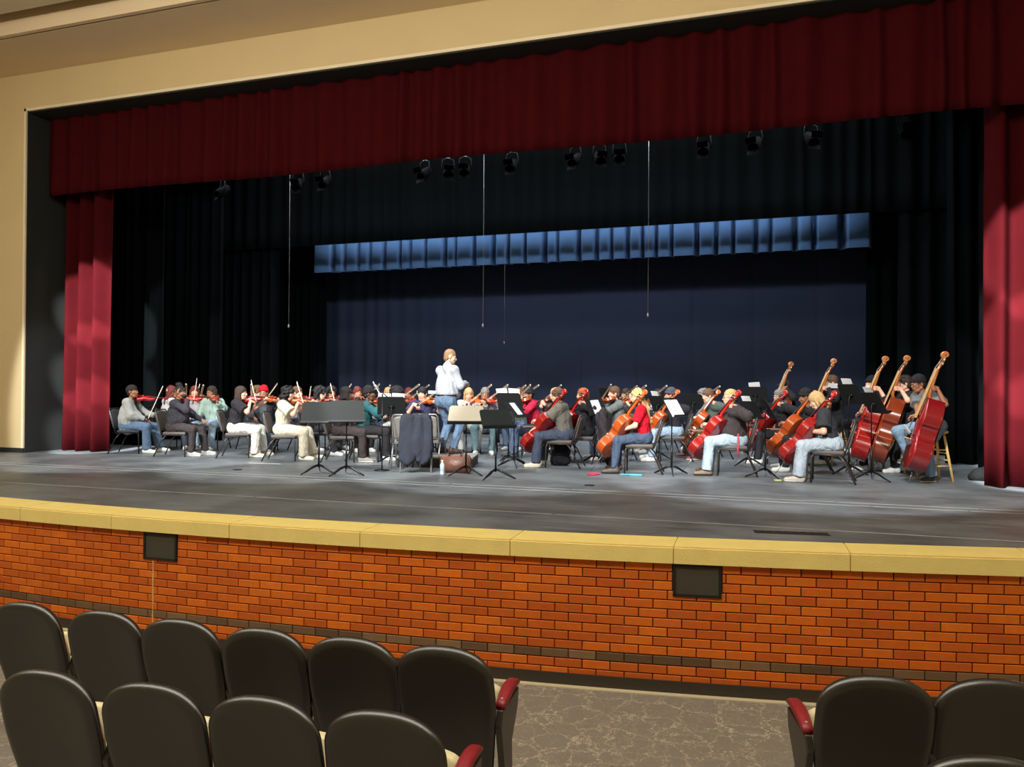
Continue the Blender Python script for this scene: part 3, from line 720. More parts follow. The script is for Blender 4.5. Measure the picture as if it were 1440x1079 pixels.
# ---- hair and hats in head space
_hr = {}
def hair_proto(style):
    if style in _hr: return _hr[style]
    nz = None; k = .02; h = .009
    face = ell((0, .118, -.045), (.080, .078, .098), op=-1)
    if style in ('short', 'crop'):
        g = .004 if style == 'crop' else .013
        P = [ell((0, -.014, .045), (.076 + g, .095 + g, .086 + g)), ell((0, -.045, -.015), (.070 + g, .060, .072)), ell((0, .118, -.035), (.078, .066, .085), op=-1), half((0, .5, -.87), .062)]
        nz = wave(.003, 130, 1)
    elif style == 'wavy':
        P = [ell((0, -.012, .050), (.093, .112, .098)), ell((0, -.045, -.02), (.085, .07, .085)), ell((0, .122, -.045), (.080, .072, .092), op=-1), half((0, .5, -.87), .085)]; nz = wave(.009, 75, 2)
    elif style == 'curly':
        P = [ell((0, -.012, .050), (.106, .118, .102)), ell((0, -.04, -.03), (.105, .085, .105)), ell((0, .130, -.050), (.085, .075, .100), op=-1), half((0, .3, -.95), .125)]; nz = wave(.014, 90, 3)
    elif style == 'curlylong':
        P = [ell((0, -.012, .050), (.104, .116, .100)), ell((0, -.045, -.06), (.125, .085, .13)), ell((0, .125, -.055), (.075, .085, .11), op=-1)]; nz = wave(.015, 85, 4)
    elif style == 'afro':
        P = [ell((0, -.015, .055), (.142, .140, .125)), ell((0, .135, -.045), (.088, .078, .085), op=-1), half((0, .3, -.95), .075)]; nz = wave(.007, 130, 5)
    elif style == 'locs':
        P = [ell((0, -.012, .050), (.090, .106, .092))]
        rs = random.Random(5)
        for i in range(26):
            a = -PI / 2 + (i - 12.5) / 13 * 2.35; P.append(cone((.070 * math.cos(a), .085 * math.sin(a), .06), (.100 * math.cos(a) + rs.uniform(-.01, .01), .108 * math.sin(a), -.06 - rs.uniform(0, .05)), .012, .009))
        for i in range(7): P.append(cone((-.05 + i * .0165, .085, .085), (-.058 + i * .019, .108, .035), .010, .007))
        k = .008; h = .008
    elif style in ('long', 'bob', 'longwavy'):
        L_ = {'long': .36, 'bob': .13, 'longwavy': .42}[style]
        P = [ell((0, -.012, .048), (.086, .106, .094)), cone((-.05, -.045, .02), (-.062, -.075, -L_), .05, .034), cone((.05, -.045, .02), (.062, -.075, -L_), .05, .034), cone((0, -.06, 0), (0, -.09, -L_), .055, .045),
             cone((-.078, .01, .01), (-.088, .012, -min(L_, .24)), .020, .014), cone((.078, .01, .01), (.088, .012, -min(L_, .24)), .020, .014), ell((0, .125, -.055), (.068, .085, .112), op=-1)]
        nz = wave(.003 if style != 'longwavy' else .011, 80 if style != 'longwavy' else 55, 6); h = .010
    elif style == 'ponytail':
        P = [ell((0, -.013, .047), (.079, .099, .090)), cone((0, -.10, .06), (0, -.15, .02), .028, .030), cone((0, -.15, .02), (0, -.14, -.20), .030, .015), ell((0, .118, -.035), (.078, .066, .088), op=-1), half((0, .5, -.87), .090)]; nz = wave(.003, 100, 7)
    elif style == 'bun':
        P = [ell((0, -.013, .047), (.079, .099, .090)), ell((0, -.035, .150), (.060, .060, .048)), ell((0, .118, -.035), (.078, .066, .088), op=-1), half((0, .5, -.87), .080)]; nz = wave(.006, 90, 8)
    elif style in ('beanie', 'durag', 'hatcap'):
        tall = {'beanie': .110, 'durag': .093, 'hatcap': .098}[style]
        P = [ell((0, -.014, .050), (.086, .106, tall)), half((0, .28, -.96), -.022 if style != 'durag' else -.010)]
        P.append(cone((0, 0, .02), (0, 0, .021), .001))
        if style == 'beanie':
            for i in range(20):
                a = 2 * PI * i / 20; b_ = 2 * PI * (i + 1) / 20; zf = lambda t: .038 + .028 * math.sin(t)
                P.append(cone((.080 * math.cos(a), -.012 + .099 * math.sin(a), zf(a)), (.080 * math.cos(b_), -.012 + .099 * math.sin(b_), zf(b_)), .014))
        if style == 'hatcap': P += [cone((-.035, .09, .062), (-.03, .155, .052), .010, .008), cone((.035, .09, .062), (.03, .155, .052), .010, .008), cone((0, .09, .066), (0, .168, .054), .011, .008)]
        k = .012; nz = wave(.0015, 60, 9)
    V, Q = sdf_mesh(P, h, k, nz); _hr[style] = (V, Q); return _hr[style]
_shoe = None
def shoe_proto():
    global _shoe
    if _shoe is None:
        P = [cone((0, -.045, .045), (0, .05, .042), .042, .044), cone((0, .05, .040), (0, .165, .030), .044, .036), cone((0, -.03, .05), (0, -.02, .115), .043, .040), half((0, 0, -1), 0.0)]
        V, Q = sdf_mesh(P, .0105, .03); c = V[Q].mean(1); _shoe = (V, Q, (c[:, 2] < .026).astype(int))
    return _shoe

def ik(a, b_, l1, l2, pole):
    a = Vector(a); b_ = Vector(b_); d = b_ - a; L_ = min(d.length, (l1 + l2) * .995); u = d.normalized()
    x = (l1 * l1 - l2 * l2 + L_ * L_) / (2 * L_); h = math.sqrt(max(0, l1 * l1 - x * x))
    p = Vector(pole); p = p - u * p.dot(u); p.normalize(); return a + u * x + p * h, a + u * L_
SK = {'l': (214, 164, 138), 'm': (178, 124, 92), 't': (140, 92, 64), 'd': (92, 58, 40), 'p': (226, 180, 156)}
HCOL = {'black': (26, 22, 22), 'dbrown': (52, 36, 28), 'brown': (92, 64, 44), 'blond': (190, 154, 104), 'red': (110, 46, 40), 'orange': (170, 84, 40), 'grey': (120, 114, 108), 'sandy': (140, 108, 76)}
def person(who, loc, heading, sk='m', hair='short', hc='black', shirt=(60, 60, 60), sleeve='long', pants=(60, 60, 66), shoes=(200, 198, 192), sole=(230, 228, 220), seat=.45,
           lean=6, side=0, twist=0, hy=0, hp=0, fat=1.0, lt=None, rt=None, lh='soft', rh='soft', lpalm=None, rpalm=None, lfd=None, rfd=None, feet=None, knees=None, stand=False, hat=None, hatc=(26, 26, 28),
           glasses=False, tuck=False, wide=1.0, mask=None, hood=False, apple=1.0, loose=1.0, open_jacket=None, label=None, group=None, size=1.0, belt=False, beard=False):
    root = empty('person', loc, math.radians(heading - 90), label or ('person, ' + who), 'person', group)
    sd = abs(hash_(who)) % 1000
    hz = (seat + .10) if not stand else .875
    P = Vector((0, 0, hz)); lr = math.radians(lean); u = Vector((math.sin(math.radians(side)), math.sin(lr), math.cos(lr) * math.cos(math.radians(side)))).normalized()
    tw = Matrix.Rotation(math.radians(twist), 3, 'Z'); ax = tw @ Vector((1, 0, 0)); fw = tw @ Vector((0, 1, 0))
    SH = P + u * (.435 if not stand else .505); NB = P + u * (.492 if not stand else .57); CH = P + u * .27
    HM = Matrix.Translation(NB + u * .06 + fw * .018) @ RZ(hy + twist) @ RX(-lean * .5 - hp) @ Matrix.Translation((0, .012, .078))
    hc_ = HM.translation
    if stand: HM = Matrix.Translation((0, 0, .015)) @ HM
    shL = SH - ax * .165 * wide; shR = SH + ax * .165 * wide
    lt = Vector(lt) if lt is not None else Vector((-.15, .34, hz + .06)); rt = Vector(rt) if rt is not None else Vector((.15, .34, hz + .06))
    eL, wL = ik(shL, lt, .275, .25, Vector((-.6, -.35, -.9))); eR, wR = ik(shR, rt, .275, .25, Vector((.6, -.35, -.9)))
    hipL = P + Vector((-.088, 0, -.01)); hipR = P + Vector((.088, 0, -.01))
    if feet is None: feet = ((-.15, .42), (.15, .42)) if not stand else ((-.12, .02), (.12, .02))
    fa = [Vector((f[0], f[1], f[2] if len(f) > 2 else .10)) for f in feet]
    kp = Vector((0, .6, .8)) if not stand else Vector((0, 1, 0))
    kL, aL = ik(hipL, fa[0], .425, .415, kp + Vector((-.25, 0, 0))); kR, aR = ik(hipR, fa[1], .425, .415, kp + Vector((.25, 0, 0)))
    # one continuous body surface, with head and hands grown from prototypes into neck and wrists
    hb = .0135
    B = [cone(NB - u * .03, HM @ Vector((0, -.008, -.05)), .054, .05), cone(CH, SH, .07, .06), cone(shL, shR, .055), cone(P, CH, .09, .07),
         cone(shL, eL, .050, .038), cone(eL, wL, .040, .025), cone(shR, eR, .050, .038), cone(eR, wR, .040, .025),
         cone(hipL, kL, .08, .052), cone(kL, aL, .052, .034), cone(hipR, kR, .08, .052), cone(kR, aR, .052, .034)]
    V, Q = sdf_mesh(B, hb, .025)
    hv, hq, hm = head_proto(1 if fat > 1.05 else 0); parts = [(V, Q, 0), (xform(hv, HM), hq, hm)]
    for sgn, e, wv, kind, palm, fd in ((-1, eL, wL, lh, lpalm, lfd), (1, eR, wR, rh, rpalm, rfd)):
        pv, pq = hand_proto(kind)
        fdv = Vector(fd) if fd else ((wv - e).normalized() + Vector((0, 0, -.15)))
        M = frame_m(wv, fdv, -Vector(palm) if palm else Vector((0, 0, 1)))
        if sgn < 0: pv = pv * np.array([-1, 1, 1]); pq = pq[:, ::-1]
        parts.append((xform(pv, M), pq, 0))
    V, Q, M_ = merge(parts); sc = SK[sk]
    me = npmesh('body', V, Q, [skin(sc), mat('lips', tuple(int(v * f) for v, f in zip(sc, (.86, .62, .62))), .5), mat('eye_white', (225, 222, 215), .3), mat('dark_iris', (28, 20, 16), .3)], M_)
    link('body', me, root)
    # shirt
    a_ = fat; T = []
    for s in (-1, 1):
        T += [cone(P + ax * (.058 * s) + Vector((0, 0, -.03 if not tuck else .14)), CH + ax * (.070 * s), .118 * a_, .108 * a_), cone(CH + ax * (.070 * s), SH + ax * (.092 * s * wide) - u * .045, .110 * a_, .084)]
    if fat > 1.1: T.append(ell(P + u * .13 + fw * .05, (.20 * a_ * .9, .17 * a_, .17)))
    T.append(cone(shL - u * .012, shR - u * .012, .064)); T.append(cone(NB - u * .045, NB - u * .018, .070, .062)); T += [cone(NB - u * .045, sh_, .056, .050) for sh_ in (shL - u * .012, shR - u * .012)]
    if tuck: T.append(cone(NB - u * .02, NB + u * .022, .064, .060))
    sr = .016 * loose
    for sh, e, wv in ((shL, eL, wL), (shR, eR, wR)):
        if sleeve == 'long': T += [cone(sh, e, .058 + sr, .048 + sr), cone(e, e + (wv - e) * .95, .050 + sr, .034 + sr * .7, flat=1)]
        elif sleeve == 'roll': T += [cone(sh, e, .058 + sr, .048 + sr), cone(e, e + (wv - e) * .35, .050 + sr, .044 + sr, flat=1)]
        else: T.append(cone(sh, sh + (e - sh) * .80, .060 + sr, .062 + sr * 1.4, flat=1))
    if hood: T += [cone(NB - fw * .07 - ax * .06, NB - fw * .07 + ax * .06, .045), cone(NB - ax * .085 - fw * .02, NB - ax * .06 + fw * .05 - u * .03, .030), cone(NB + ax * .085 - fw * .02, NB + ax * .06 + fw * .05 - u * .03, .030)]
    V, Q = sdf_mesh(T, .0135, .050, wave(.0048, 40, sd, .6)); mi = np.zeros(len(Q), int); mats = [cloth(shirt)]
    if open_jacket is not None:
        c = V[Q].mean(1); rel = c - np.array(P); lx = rel @ np.array(ax); ly = rel @ np.array(fw) - rel[:, 2] * math.tan(lr); mi[(np.abs(lx) < .062) & (ly > .03)] = 1; mats.append(cloth(open_jacket))
    link({'open': 'jacket'}.get('open' if open_jacket is not None else '', 'shirt'), npmesh('shirt', V, Q, mats, mi), root)
    # trousers
    lo = .010 * loose
    T = [cone(P + Vector((-.07, -.01, -.005)), P + Vector((.07, -.01, -.005)), .125 * (a_ * .5 + .5)), cone(P, P + u * .07, .118)]
    if tuck: T += [cone(P + ax * (.06 * s_), P + ax * (.06 * s_) + u * .10, .128 * a_ * .97, .124 * a_ * .97, flat=1) for s_ in (-1, 1)]
    for hp_, kn, an in ((hipL, kL, aL), (hipR, kR, aR)):
        T += [cone(hp_, kn, .098 * (a_ * .4 + .6) + lo, .066 + lo), cone(kn, an + Vector((0, 0, -.015)), .062 + lo, .046 + lo * 2.2, flat=1)]
    V, Q = sdf_mesh(T, .0135, .03, wave(.005, 42, sd + 3, .4)); link('trousers', npmesh('trousers', V, Q, [cloth(pants)]), root)
    if belt:
        bm = bmesh.new(); tube(bm, [P + u * .09 + ax * (.208 * math.cos(t)) + fw * (.148 * math.sin(t)) for t in [2 * PI * i / 24 for i in range(25)]], .014, 6); obj('belt', bm, mat('dark_leather', (40, 26, 20), .5), root, True)
    # shoes
    sv, sq, sm = shoe_proto()
    for an, sg in ((aL, -1), (aR, 1)):
        M = Matrix.Translation((an.x, an.y, an.z - .10)) @ RZ(-8 * sg)
        link('shoe', npmesh('shoe', xform(sv, M), sq, [mat('shoe_upper', tuple(shoes), .6), mat('shoe_sole', tuple(sole), .6)], sm), root)
    # hair / hat
    if hair:
        V, Q = hair_proto(hair); link('hair', npmesh('hair', xform(V, HM), Q, [hairm(HCOL[hc])]), root)
    if hat:
        V, Q = hair_proto({'cap': 'hatcap'}.get(hat, hat)); link({'beanie': 'beanie', 'durag': 'head_scarf', 'cap': 'cap'}[hat], npmesh('hat', xform(V * (1.04 if hair else 1.0), HM), Q, [cloth(hatc)]), root)
    if beard:
        V, Q = sdf_mesh([cone((-.045, .035, -.08), (0, .078, -.098), .024, .022), cone((.045, .035, -.08), (0, .078, -.098), .024, .022), cone((-.022, .094, -.040), (.022, .094, -.040), .006)], .006, .01, wave(.002, 150, 3)); link('beard', npmesh('beard', xform(V, HM), Q, [hairm((128, 112, 100))]), root)
    if glasses:
        bm = bmesh.new()
        for s in (-1, 1):
            tube(bm, [HM @ Vector((s * .032 + .021 * math.cos(t), .103, .004 + .017 * math.sin(t))) for t in [2 * PI * i / 14 for i in range(15)]], .0028, 5)
            tube(bm, [HM @ Vector(p) for p in ((s * .052, .102, .008), (s * .078, .06, .01), (s * .082, -.01, .008))], .0026, 5)
        tube(bm, [HM @ Vector(p) for p in ((-.012, .105, .008), (.012, .105, .008))], .0026, 5); obj('glasses', bm, mat('dark_glasses_frame', (20, 18, 20), .35), root, True)
    if mask:
        V, Q = sdf_mesh([ell((0, .060, -.050), (.062, .056, .048)), cone((0, .10, -.03), (0, .09, -.07), .018, .02), half((0, 0, 1), -.016), half((0, -1, 0), -.012)], .007, .012); link('face_mask', npmesh('face_mask', xform(V, HM), Q, [mat('mask_cloth', tuple(mask), .8)]), root)
    root.scale = (size, size, size)
    return root, {'P': P, 'u': u, 'HM': HM, 'wL': wL, 'wR': wR, 'kL': kL, 'kR': kR}
def hash_(s):
    h = 7
    for c in s: h = (h * 31 + ord(c)) % 1000003
    return h

# ================================================================== INSTRUMENTS
VIO = [(0, 0), (.012, .30), (.04, .58), (.10, .84), (.18, .98), (.26, 1.0), (.33, .92), (.375, .80), (.395, .80), (.43, .62), (.49, .55), (.55, .54), (.60, .60), (.63, .70), (.65, .73), (.70, .77), (.78, .81), (.86, .77), (.93, .60), (.975, .36), (1.0, .12)]
BAS = [(0, 0), (.012, .30), (.04, .58), (.10, .84), (.18, .98), (.26, 1.0), (.33, .93), (.38, .80), (.40, .79), (.44, .64), (.50, .57), (.56, .56), (.60, .60), (.63, .70), (.65, .73), (.70, .75), (.77, .73), (.84, .62), (.91, .44), (.965, .24), (1.0, .12)]
def string_instrument(kind, col, label='', group=None):
    """body bottom at the origin, scroll along +Y, top plate faces +Z"""
    S = {'violin': (.356, .206, .032, .59, .016), 'viola': (.40, .24, .036, .66, .018), 'cello': (.755, .44, .118, 1.20, .030), 'bass': (1.04, .62, .19, 1.72, .045)}[kind]
    BL, BW, RB, TL, AR = S; big = kind in ('cello', 'bass'); sc = BL / .356; prof = BAS if kind == 'bass' else VIO
    t = empty(kind if kind != 'bass' else 'double_bass', (0, 0, 0), 0, label, {'bass': 'double bass'}.get(kind, kind), group)
    dark = tuple(int(v * .82) for v in col)
    mb = mat('varnished_ribs', tuple(dark), .22, 0, .18, 6 / sc, 0, 60, .5, 0, .6); mt = mat('varnished_top', tuple(col), .22, 0, .2, 8 / sc, 0, 60, .5, 0, .6)
    mblk = mat('ebony', (20, 17, 16), .35); mlt = mat('pale_maple', (205, 160, 100), .5)
    hw = BW / 2; ns = 8
    fine = []
    for i in range(len(prof) - 1):
        p0 = prof[max(i - 1, 0)]; p1 = prof[i]; p2 = prof[i + 1]; p3 = prof[min(i + 2, len(prof) - 1)]; nn = 3 if big else 1
        for k_ in range(nn):
            q = k_ / nn; fine.append(tuple(.5 * (2 * p1[j] + (p2[j] - p0[j]) * q + (2 * p0[j] - 5 * p1[j] + 4 * p2[j] - p3[j]) * q * q + (3 * p1[j] - p0[j] - 3 * p2[j] + p3[j]) * q ** 3) for j in (0, 1)))
    fine.append(prof[-1]); outl = [(max(0, w_) * hw, t_ * BL) for t_, w_ in fine]
    def plate(z, sgn, ov, thick):
        bm = bmesh.new(); R1 = []; R2 = []
        for x, y in outl:
            xx = x + (ov if x > 0 else 0); a = []; b_ = []
            for i in range(ns + 1):
                u_ = -1 + 2 * i / ns; hgt = AR * (max(0, 1 - u_ * u_) ** .8) * math.sin(PI * min(.97, max(.03, y / BL))) ** .6
                a.append(bm.verts.new((xx * u_, y, z + sgn * (thick + hgt)))); b_.append(bm.verts.new((xx * u_, y, z)))
            R1.append(a); R2.append(b_)
        for r0, r1, q0, q1 in zip(R1[:-1], R1[1:], R2[:-1], R2[1:]):
            for i in range(ns):
                bm.faces.new((r0[i], r0[i + 1], r1[i + 1], r1[i])); bm.faces.new((q0[i], q1[i], q1[i + 1], q0[i + 1]))
            for i in (0, ns): bm.faces.new((r0[i], r1[i], q1[i], q0[i]))
        bmesh.ops.remove_doubles(bm, verts=bm.verts, dist=1e-6); return bm
    ov = .004 * sc; th = .004 * sc
    bm = bmesh.new()                                           # ribs and back
    side = outl + [(-x, y) for x, y in outl[::-1][1:-1]]
    side = [p for i, p in enumerate(side) if i == 0 or p != side[i - 1]]
    prism(bm, side, lambda p: Vector((p[0], p[1], -RB)), lambda p: Vector((p[0], p[1], 0)))
    b2 = plate(-RB, -1, ov, th); me_ = bpy.data.meshes.new('t'); b2.to_mesh(me_); b2.free(); bm.from_mesh(me_); bpy.data.meshes.remove(me_)
    obj('body', bm, mb, t, True, 38)
    tp = obj('top_plate', plate(0, 1, ov, th), mt, t, True)
    if big:
        for s in (-1, 1):                                      # f holes
            bm = bmesh.new(); c0 = BL * .40; z_ = th + AR * .62
            pts = [Vector((s * (hw * .36 + hw * .05 * math.sin(v * 6.28)), c0 + BL * .16 * (v - .5) * 1.1, z_ - AR * .0)) for v in [i / 10 for i in range(11)]]
            tube(bm, pts, [.004 * sc * (1 + .8 * (abs(i - 5) > 3)) for i in range(11)], 6); obj('sound_hole', bm, mblk, tp, True)
    # neck, pegbox, scroll
    nw = .012 * sc * (.85 if kind == 'bass' else 1); NL = TL - BL; zt = th + AR * .55
    bm = bmesh.new()
    k1 = BL * .98; k2 = BL + NL * .62; k3 = BL + NL * .86
    tube(bm, [(0, k1 - .01 * sc, -RB * .25), (0, k1 + NL * .1, zt * .3), (0, k2, zt * .2), (0, k3, -.012 * sc)], [nw * 1.15, nw, nw * .82, nw * .8], 10, squash=(1, .9))
    R = .018 * sc * (.82 if kind == 'bass' else 1.0); cy = k3 + R * 1.1; cz = -.012 * sc + R * .2
    pts = []; rd = []
    for i in range(26):
        a = math.radians(200 - i * 25); rr = R * (1.15 - .036 * i) + R * .02; pts.append((0, cy + rr * math.cos(a) * .9 + R * .15, cz + rr * math.sin(a))); rd.append(nw * (.75 - .018 * i))
    tube(bm, pts, [max(r_, .002 * sc) for r_ in rd], 8, squash=(1.35, 1.0))
    tube(bm, [(-nw * 1.15, cy + R * .15, cz), (nw * 1.15, cy + R * .15, cz)], R * .22, 8)
    obj('scroll_neck', bm, mt if kind != 'bass' else mat('honey_varnished_neck', (156, 92, 44), .25, coat=.5), t, True)
    # fingerboard, strings, bridge, tailpiece
    bm = bmesh.new(); f0 = BL * .70; hF = zt + .012 * sc
    vs = []
    for y, w_, z_ in ((f0, .021 * sc * .9, zt + .020 * sc), (k2, .0115 * sc, zt * .2 + nw * .9)):
        vs.append([bm.verts.new(v) for v in ((-w_, y, z_), (-w_ * .6, y, z_ + .003 * sc), (w_ * .6, y, z_ + .003 * sc), (w_, y, z_), (w_, y, z_ - .006 * sc), (-w_, y, z_ - .006 * sc))])
    for i in range(6): bm.faces.new((vs[0][i], vs[0][(i + 1) % 6], vs[1][(i + 1) % 6], vs[1][i]))
    bm.faces.new(vs[0][::-1]); bm.faces.new(vs[1]); obj('fingerboard', bm, mblk if kind != 'bass' else mat('tan_fingerboard', (176, 134, 78), .4), t)
    by = BL * .40; bh = zt + .030 * sc
    bm = bmesh.new(); prism(bm, [(-.020 * sc, AR * .6), (-.021 * sc, bh * .93), (0, bh + .004 * sc), (.021 * sc, bh * .93), (.020 * sc, AR * .6)], lambda p: Vector((p[0], by, p[1])), lambda p: Vector((p[0], by + .005 * sc, p[1]))); obj('bridge', bm, mlt, t)
    bm = bmesh.new(); prism(bm, [(-.020 * sc, by - BL * .08), (.020 * sc, by - BL * .08), (.008 * sc, BL * .02), (-.008 * sc, BL * .02)], lambda p: Vector((p[0], p[1], zt + .008 * sc)), lambda p: Vector((p[0], p[1], zt + .013 * sc))); obj('tailpiece', bm, mblk, t)
    if big:
        for i in range(4):
            x = (i - 1.5) * .009 * sc; bm = bmesh.new(); tube(bm, [(x, by - BL * .09, zt + .012 * sc), (x, by, bh + .001), (x * .55, k2, zt * .2 + nw + .003 * sc), (x * .4, k3, 0)], .0012 if kind == 'cello' else .0016, 4); obj('string', bm, mat('steel_string', (170, 165, 160), .3, .9), t)
        for i in range(4):
            s = 1 if i % 2 else -1; y = k2 + NL * (.06 + .045 * i); bm = bmesh.new(); L_ = .040 * sc * (.8 if kind == 'bass' else 1)
            tube(bm, [(s * nw * .5, y, -.004 * sc), (s * L_, y, -.004 * sc)], .0032 * sc, 6); tube(bm, [(s * L_, y, -.004 * sc), (s * (L_ + .012 * sc), y, -.004 * sc)], .007 * sc, 8, squash=(1, .5)); obj('peg', bm, mblk if kind == 'cello' else mat('brass_machine_head', (190, 176, 140), .35, .8), t, True)
    else:
        bm = bmesh.new(); lathe(bm, [(.004, 0), (.026 * sc, .004), (.028 * sc, .010), (.016 * sc, .012)], (-.045 * sc, .03 * sc, zt), 12); obj('chin_rest', bm, mblk, t, True)
    return t
_ic = {}
def get_inst(kind, col, label, group):
    key = (kind, tuple(col))
    if key in _ic: o = copy_tree(_ic[key])
    else: o = string_instrument(kind, col); _ic[key] = o
    return tag(o, label, {'bass': 'double bass'}.get(kind, kind), group)
def add_endpin(t, L_, kind):
    bm = bmesh.new(); RB = .118 if kind == 'cello' else .19
    tube(bm, [(0, .01, -RB / 2), (0, -L_, -RB / 2)], .005, 8); tube(bm, [(0, .0, -RB / 2), (0, -.04, -RB / 2)], .013, 8)
    obj('endpin', bm, mat('steel_rod', (150, 150, 150), .3, .9), t, True)
_bow = None
def bow(M, label, group='bows in the players hands', big=False):
    global _bow
    if _bow is None:
        t = empty('bow'); bm = bmesh.new(); tube(bm, [(0, 0, .004), (0, .25, -.001), (0, .5, -.004), (0, .72, .004), (0, .745, .0)], [.0048, .0042, .0038, .0034, .003], 6); obj('stick', bm, mat('pale_bow_stick', (186, 148, 110), .4), t, True)
        bm = bmesh.new(); box(bm, (-.005, .035, -.0235), (.005, .725, -.0215)); obj('bow_hair', bm, mat('white_horsehair', (226, 220, 206), .6), t)
        bm = bmesh.new(); box(bm, (-.006, .02, -.026), (.006, .065, .0)); bevel_all(bm, .002, 1); obj('frog', bm, mat('ebony', (20, 17, 16), .35), t)
        bm = bmesh.new(); box(bm, (-.004, .722, -.024), (.004, .738, .002)); obj('tip', bm, mat('white_tip', (230, 226, 215), .4), t)
        _bow = t; o = t
    else: o = copy_tree(_bow)
    o.matrix_world = M; return tag(o, label, 'bow', group)

# ================================================================== FURNITURE
M_FRAME = mat('dark_taupe_tube', (70, 64, 60), .4, .5); M_SEATPAD = mat('taupe_vinyl', (84, 78, 74), .6, 0, .08, 12)
_chair = {}
def stack_chair(dark=False):
    t = empty('stacking_chair'); fr = M_FRAME if not dark else mat('black_tube', (30, 29, 30), .4, .4); pd = M_SEATPAD if not dark else mat('charcoal_vinyl', (38, 37, 40), .65, 0, .08, 12)
    if dark == 'grey': fr = mat('silver_tube', (150, 150, 148), .35, .7); pd = mat('pale_grey_vinyl', (112, 108, 102), .5, 0, .08, 12)
    bm = bmesh.new(); box(bm, (-.215, -.19, .40), (.215, .23, .455)); bevel_all(bm, .018, 3); obj('seat', bm, pd, t, True)
    bm = bmesh.new(); pillow(bm, back_outline(.205, .20, .50, .86, .015, .05), -.245, -.195, .022); bmesh.ops.rotate(bm, verts=bm.verts, cent=(0, -.21, .42), matrix=Matrix.Rotation(math.radians(15), 3, 'X')); obj('backrest', bm, pd, t, True)
    bm = bmesh.new(); pts = []
    for s in (-1, 1):
        seg = [(s * .222, -.20, .40), (s * .222, -.235, .55), (s * .222, -.315, .82)]
        pts += seg if s < 0 else seg[::-1]
    pts = pts[:3] + [(-.19, -.332, .862), (.19, -.332, .862)] + pts[3:]
    tube(bm, pts, .0125, 8); obj('back_frame', bm, fr, t, True)
    bm = bmesh.new(); tube(bm, [(-.222, -.2, .395), (-.222, .21, .395), (.222, .21, .395), (.222, -.2, .395), (-.222, -.2, .395)], .0115, 8); obj('seat_frame', bm, fr, t, True)
    for s in (-1, 1):
        bm = bmesh.new(); tube(bm, [(s * .222, .20, .40), (s * .228, .225, .36), (s * .235, .235, .0)], .0125, 8); obj('leg', bm, fr, t, True)
        bm = bmesh.new(); tube(bm, [(s * .222, -.12, .39), (s * .228, -.20, .30), (s * .235, -.34, .0)], .0125, 8); obj('leg', bm, fr, t, True)
    return t
def chair(loc, heading, label, dark=False, group='stacking chairs of the players'):
    k = dark
    if k in _chair: o = copy_tree(_chair[k])
    else: o = stack_chair(dark); _chair[k] = o
    o.location = loc; o.rotation_euler = (0, 0, math.radians(heading - 90)); return tag(o, label, 'chair', group)
_st = None
def wooden_stool(loc, heading, label):
    global _st
    if _st is None:
        m = mat('pale_pine', (214, 176, 108), .45, 0, .12, 12); t = empty('wooden_stool')
        bm = bmesh.new(); lathe(bm, [(.14, .68), (.165, .69), (.168, .71), (.155, .722), (.02, .715)], n=24); obj('seat', bm, m, t, True)
        for a in range(4):
            an = PI / 4 + a * PI / 2; c_, s_ = math.cos(an), math.sin(an); bm = bmesh.new(); tube(bm, [(c_ * .11, s_ * .11, .69), (c_ * .23, s_ * .23, 0)], [.017, .019], 10); obj('leg', bm, m, t, True)
        for z, pair in ((.22, 0), (.30, 1), (.45, 0), (.40, 1)):
            for k in (0, 1):
                a0 = PI / 4 + (pair + 2 * k) * PI / 2; a1 = a0 + PI / 2; r = .11 + .12 * (1 - z / .69); bm = bmesh.new(); tube(bm, [(math.cos(a0) * r, math.sin(a0) * r, z), (math.cos(a1) * r, math.sin(a1) * r, z)], .010, 8); obj('rung', bm, m, t, True)
        _st = t; o = t
    else: o = copy_tree(_st)
    o.location = loc; o.rotation_euler = (0, 0, math.radians(heading)); return tag(o, label, 'stool', 'wooden stools of the bass players')
_std = {}
